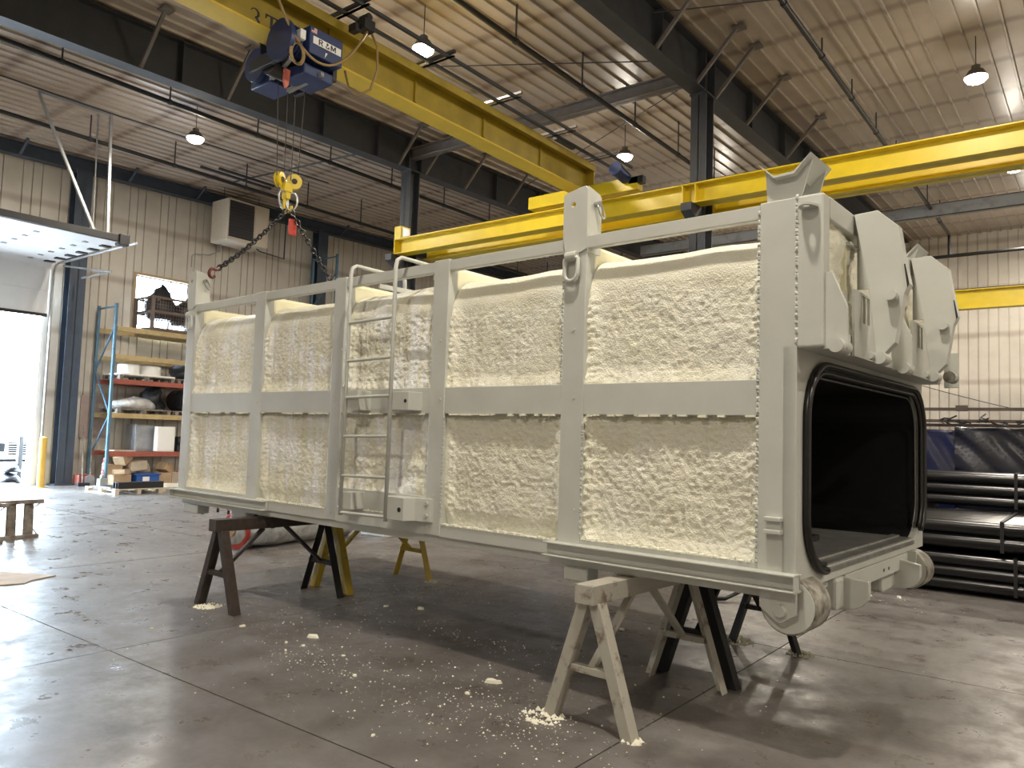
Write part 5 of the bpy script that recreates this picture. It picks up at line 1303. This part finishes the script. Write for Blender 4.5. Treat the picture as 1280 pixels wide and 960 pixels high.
for i_, y in enumerate(prof_r):
    rr_ = 0.235*(1 - 0.25*max(0, abs(y)-0.9)/0.15) + 0.012*math.sin(y*9) + 0.006*math.sin(y*23)
    for k in range(nu):
        a = 2*math.pi*k/nu
        q = rr_*(1 + 0.04*math.sin(3*a+y*4) + 0.025*math.sin(7*a-y*9))
        vs_.append((q*math.cos(a)*1.15, y, max(0.0, 0.235 + q*math.sin(a))))
fs = [(i_*nu+k, i_*nu+(k+1) % nu, (i_+1)*nu+(k+1) % nu, (i_+1)*nu+k) for i_ in range(25) for k in range(nu)] + [tuple(range(nu-1, -1, -1)), tuple(range(25*nu, 26*nu))]
MB().add(vs_, fs).build('film_wrap', wrap_m, wr, True)
MB().cyl((0, -1.02, 0.235), (0, -0.96, 0.235), 0.255, 28).build('red_band', red_m, wr, 'auto')
MB().cyl((0, -1.09, 0.235), (0, -1.04, 0.235), 0.07, 16).build('core_end', card_m, wr)
tag(MB().box(-9.3, -8.75, 8.25, 8.95, 0, 0.30).box(-9.25, -8.80, 8.30, 8.90, 0.30, 0.33).build('white_tote', white_m, bevel=0.02), 'low white plastic tote behind the yellow sawhorse', 'tote')
hs = MB().tube([(-3.3, 7.5, 0.02), (-3.1, 7.65, 0.03), (-3.0, 7.9, 0.10), (-2.95, 8.15, 0.06), (-2.8, 8.4, 0.02), (-2.5, 8.5, 0.02)], 0.022, 8)
tag(hs.build('black_hose', rubber, smooth=True), 'short black hose on the floor behind the near sawhorses', 'hose')

# pipe stacks at the right
ORD = ['first', 'second', 'third', 'fourth', 'fifth', 'sixth', 'seventh', 'eighth', 'ninth', 'tenth', 'eleventh', 'twelfth']
def pipe_bundle(y0, z0, rows, n_, r, x0, x1, label, group, jit):
    m = MB().cyl((0,0,0), (x1-x0, 0, 0), r, 18, hollow=r*0.86).mesh('steel_pipe')
    for p in m.polygons: p.use_smooth = True
    try: m.set_sharp_from_angle(angle=R(40))
    except Exception: pass
    r_ = random.Random(n_)
    for j in range(rows):
        for k in range(n_):
            o = link('steel_pipe', m, pipe_m); o.location = (x0 + r_.uniform(-jit, jit), y0 + r + 2*r*k, z0 + r + 2*r*j)
            tag(o, label % (ORD[j], ORD[k]), 'pipe', group)
pipe_bundle(9.95, 0.05, 3, 12, 0.068, -2.7, 3.2, 'black steel pipe of the lowest stack, %s row up, %s from the front', 'pipes of the lowest stack', 0.06)
pipe_bundle(9.95, 0.508, 2, 11, 0.082, -2.7, 3.2, 'black steel pipe of the middle stack, %s row up, %s from the front', 'pipes of the middle stack', 0.06)
pipe_bundle(11.75, 0.88, 3, 5, 0.074, -2.8, 3.2, 'black steel pipe of the upper rear stack, %s row up, %s from the front', 'pipes of the upper rear stack', 0.05)
pipe_bundle(11.93, 0.10, 4, 5, 0.085, -2.8, 3.2, 'black steel pipe of the lower rear stack, %s row up, %s from the front', 'pipes of the lower rear stack', 0.05)
for i_, (x, y, z, ly) in enumerate(((-2.2, 10.9, 0.0, 2.0), (0.4, 10.9, 0.0, 2.0), (2.4, 10.9, 0.0, 2.0), (-2.2, 10.75, 0.458, 1.75), (0.4, 10.75, 0.458, 1.75), (2.4, 10.75, 0.458, 1.75))):
    tag(MB().box(x-0.05, x+0.05, y-ly/2, y+ly/2, z, z+0.05).build('timber_bearer', oldwood_m, bevel=0.004), ('timber bearer on the floor under the lowest pipe stack, %s', 'timber bearer between the lowest and the middle pipe stacks, %s')[0 if z == 0 else 1] % ('nearest the container', 'midway', 'farthest right')[i_ % 3], 'timber', 'timber bearers of the pipe stacks')
for i_, (x, y, z, ly) in enumerate(((-2.0, 12.35, 0.0, 0.9), (0.6, 12.35, 0.0, 0.9), (2.4, 12.35, 0.0, 0.9), (-2.0, 12.2, 0.785, 1.0), (0.6, 12.2, 0.785, 1.0), (2.4, 12.2, 0.785, 1.0))):
    tag(MB().box(x-0.05, x+0.05, y-ly/2, y+ly/2, z, z+0.095).build('timber_bearer', oldwood_m, bevel=0.004), ('timber bearer on the floor under the rear pipe stacks, %s', 'timber bearer between the two rear pipe stacks, %s')[0 if z == 0 else 1] % ('nearest the container', 'midway', 'farthest right')[i_ % 3], 'timber', 'timber bearers of the rear pipe stacks')
def strap(label, x, y0, y1, z0, z1):
    tag(MB().box(x-0.018, x+0.018, y0-0.008, y0-0.002, z0, z1+0.008).box(x-0.018, x+0.018, y0-0.008, y1+0.008, z1+0.002, z1+0.008).box(x-0.018, x+0.018, y1+0.002, y1+0.008, z0, z1+0.008).build('steel_strap', black_m), label, 'strap', 'straps around the pipes')
strap('flat black strap around the middle pipe stack', -0.92, 9.95, 11.76, 0.508, 0.838)
strap('flat black strap around the lowest pipe stack', -0.80, 9.95, 11.59, 0.05, 0.46)
strap('flat black strap around the upper rear pipe stack', -0.93, 11.75, 12.49, 0.88, 1.325)

# navy tarp over a long load, with black film over its right part
def drape(x0, x1, yf, yb, z0, z1, seed, amp, slant):
    nx_, ns = 110, 60
    X = np.linspace(x0, x1, nx_); S = np.linspace(0, 1, ns)
    XX, SS = np.meshgrid(X, S)
    hgt = z1 - z0; tot = hgt + (yb-yf)
    L_ = SS*tot
    rr_ = 0.12
    Y = np.where(L_ < hgt, yf - 0.10*(1-L_/hgt), yf + (L_-hgt)); Z = np.where(L_ < hgt, z0+L_, z1)
    u = XX*1.0 + slant*L_
    f = np.abs(vnoise(u*5, L_*0.8, seed))*2 - 0.5
    g = np.abs(vnoise(u*11, L_*1.5, seed+1))*2 - 0.5
    d = amp*(f + 0.4*g)
    Y = Y - d*(L_ < hgt); Z = Z + 0.5*d*(L_ >= hgt) + 0.05*vnoise(XX*1.3, XX*0, seed+2)*(L_ > hgt*0.8)
    return MB().grid(np.stack([XX, Y, Z], -1))
tp = thing('tarp_load', 'navy blue tarp draped over a long load behind the pipes', 'tarp', (0.3, 13.4, 0))
drape(-2.9, -1.68, 13.05, 13.95, 0.02, 1.90, 5, 0.055, 0.6).build('tarp_sheet', tarp_m, tp, True, off=(0.3, 13.4, 0))
drape(-1.78, 3.2, 13.00, 13.95, 0.02, 1.96, 15, 0.06, 0.9).build('tarp_sheet', mat('navy_black_film', (0.006, 0.007, 0.020), 0.25, col2=(0.006, 0.006, 0.008), vscale=2.2, bump=0.3, bscale=9), tp, True, off=(0.3, 13.4, 0))
MB().box(-2.8, 3.1, 13.2, 13.9, 0.02, 1.80).build('load_core', oldwood_m, tp, off=(0.3, 13.4, 0))
rl = thing('storage_rail', 'brown steel rails above the tarp hung with torn black film', 'rail', (-2.9, 14.2, 0)); off = (-2.9, 14.2, 0)
rail_m = mat('brown_rail', (0.10, 0.07, 0.055), 0.5, var=0.3)
for y, z in ((14.2, 2.27), (14.2, 2.08), (14.5, 2.02)):
    MB().box(-3.2, 3.4, y-0.03, y+0.03, z-0.025, z+0.025).build('rail_bar', rail_m, rl, off=off)
for x in (-3.0, 0.2, 3.2):
    MB().box(x-0.04, x+0.04, 14.16, 14.24, 0, 2.30).build('rail_post', rail_m, rl, off=off)
MB().box(-1.92, -1.76, 14.14, 14.26, 2.24, 2.33).build('rail_clamp', rail_m, rl, off=off)
r_ = random.Random(5)
for k in range(9):
    x = -2.15 + k*0.125 + r_.uniform(-0.05, 0.05); z = 2.06 + r_.uniform(0, 0.05)
    p0 = Vector((x, 14.15, z)); q = [p0]
    for s in range(4): q.append(q[-1] + Vector((r_.uniform(-0.10, 0.10), r_.uniform(-0.04, 0.02), r_.uniform(-0.07, 0.06))))
    MB().tube(q, 0.014, 5).build('film_scrap', bag_m, rl, off=off)
tag(MB().tube(catenary((-6.5, 30.45, 4.35), (-1.2, 30.45, 2.75), 0.10), 0.014, 6).build('wall_cable', black_m), 'thin cable slanting down the far wall', 'cable')

# ------------------------------------------------------------------ foam debris
rnd = random.Random(11)
def chip(x, y, lx, ly, h, rz, label):
    n_ = 7; pts = []
    for k in range(n_):
        a = 2*math.pi*k/n_ + rnd.uniform(-0.25, 0.25); q = rnd.uniform(0.75, 1.1)
        pts.append((lx/2*q*math.cos(a), ly/2*q*math.sin(a)))
    top = [(px*0.8, py*0.8) for px, py in pts]
    vs_ = [(px, py, 0) for px, py in pts] + [(px, py, h*rnd.uniform(0.7, 1.1)) for px, py in top]
    fs = [tuple(range(n_-1, -1, -1)), tuple(range(n_, 2*n_))] + [(k, (k+1) % n_, n_+(k+1) % n_, n_+k) for k in range(n_)]
    o = MB().add(vs_, fs).build('foam_chip', foam_chip_m); o.location = (x, y, 0.0); o.rotation_euler.z = rz
    tag(o, label, 'foam chip', 'foam chips on the floor')
chip(-3.19, 4.02, 0.13, 0.05, 0.022, 0.5, 'largest flat foam chip on the floor left of the cream sawhorse')
chip(-4.90, 3.91, 0.12, 0.05, 0.022, 0.4, 'long foam chip on the floor right of the brown sawhorse')
for x, y, s_, l_ in ((-5.57, 3.73, 0.06, 'foam chip at the foot of the brown sawhorse'), (-4.76, 3.71, 0.045, 'foam chip just in front of the long chip'), (-4.92, 3.68, 0.05, 'foam chip left of the long chip'), (-4.75, 3.55, 0.04, 'small foam chip in front of the long chip'),
                   (-3.17, 3.74, 0.05, 'foam chip in front of the largest flat chip'), (-3.94, 3.50, 0.05, 'foam chip midway between the front sawhorses'), (-3.45, 5.45, 0.05, 'foam chip on the floor under the middle of the container'), (-3.28, 5.86, 0.07, 'foam lump on the floor behind the cream sawhorse'), (-3.12, 6.05, 0.05, 'foam lump nearest the black sawhorse'),
                   (-2.06, 9.12, 0.07, 'foam chip on the floor in front of the pipe stacks'), (-1.80, 9.25, 0.08, 'flat foam chip nearest the pipe stacks'), (-5.0, 5.2, 0.08, 'foam chip on the floor by the yellow sawhorse'), (-5.3, 5.05, 0.06, 'foam chip on the floor between the far sawhorses'), (-7.7, 4.6, 0.05, 'foam chip on the open floor near the trestles'), (-6.0, 3.2, 0.04, 'foam chip in front of the brown sawhorse'),
                   (-3.1, 2.9, 0.04, 'foam chip nearest the camera on the left floor'), (-4.35, 3.75, 0.035, 'foam chip near the dusty streak'), (-2.35, 3.0, 0.03, 'foam chip in front of the cream sawhorse')):
    chip(x, y, s_*0.85, s_*0.5, s_*0.25, rnd.uniform(0, 3), l_)
def pile(x, y, r, h, seed, label):
    r_ = random.Random(seed); m_ = MB()
    for k in range(int(90*r/0.12)):
        a = r_.uniform(0, 6.28); q = r*math.sqrt(r_.random()); s_ = r_.uniform(0.006, 0.02)
        z = h*(1-q/r)*r_.random()
        m_.add([(x+q*math.cos(a)+s_*u, y+q*math.sin(a)+s_*v, max(0.0, z+s_*w_)) for u, v, w_ in ((1,0,0),(-.5,.87,0),(-.5,-.87,0),(0,0,1))], [(0,2,1),(0,1,3),(1,2,3),(2,0,3)])
    tag(m_.build('foam_crumbs', foam_chip_m), label, 'foam crumbs', None, 'stuff')
pile(-2.60, 3.74, 0.13, 0.03, 1, 'heap of foam crumbs around the left foot of the cream sawhorse')
pile(-2.03, 3.77, 0.06, 0.02, 2, 'foam crumbs at the right foot of the cream sawhorse')
pile(-1.90, 6.18, 0.10, 0.02, 3, 'foam crumbs at the right foot of the black sawhorse')
pile(-2.44, 6.22, 0.16, 0.01, 4, 'foam crumbs at the left foot of the black sawhorse')
pile(-5.84, 6.22, 0.07, 0.02, 5, 'foam crumbs at the foot of the yellow sawhorse')
pile(-6.4, 3.92, 0.12, 0.008, 6, 'foam crumbs between the feet of the brown sawhorse')
ds = MB(); r_ = random.Random(77)
clusters = [(-3.2, 3.85, 0.45, 0.35, 260), (-2.5, 3.6, 0.30, 0.18, 190), (-4.75, 3.75, 0.55, 0.35, 160), (-4.3, 3.55, 0.35, 0.14, 160), (-5.45, 5.85, 0.35, 0.22, 260), (-3.9, 4.75, 0.5, 0.12, 160), (-2.3, 6.3, 0.5, 0.3, 160),
            (-1.9, 9.0, 0.5, 0.4, 90), (-5.9, 4.0, 0.6, 0.35, 130), (-3.6, 3.1, 0.7, 0.4, 80), (-5.3, 5.0, 0.6, 0.5, 120), (-2.1, 4.9, 0.5, 0.4, 60), (-3.0, 3.35, 0.6, 0.12, 160)]
for cx, cy, sx, sy, n_ in clusters:
    for k in range(n_):
        x, y = r_.gauss(cx, sx), r_.gauss(cy, sy); s_ = 0.0025 + 0.007*r_.random()**3
        a = r_.uniform(0, 6.28)
        ds.add([(x+s_*math.cos(a+t_), y+s_*math.sin(a+t_), z) for t_, z in ((0, 0.0003), (2.1, 0.0003), (4.2, 0.0003))] + [(x, y, s_*0.8)], [(0,2,1),(0,1,3),(1,2,3),(2,0,3)])
tag(ds.build('foam_dust', foam_chip_m), 'fine white foam dust scattered over the concrete floor', 'foam dust', None, 'stuff')
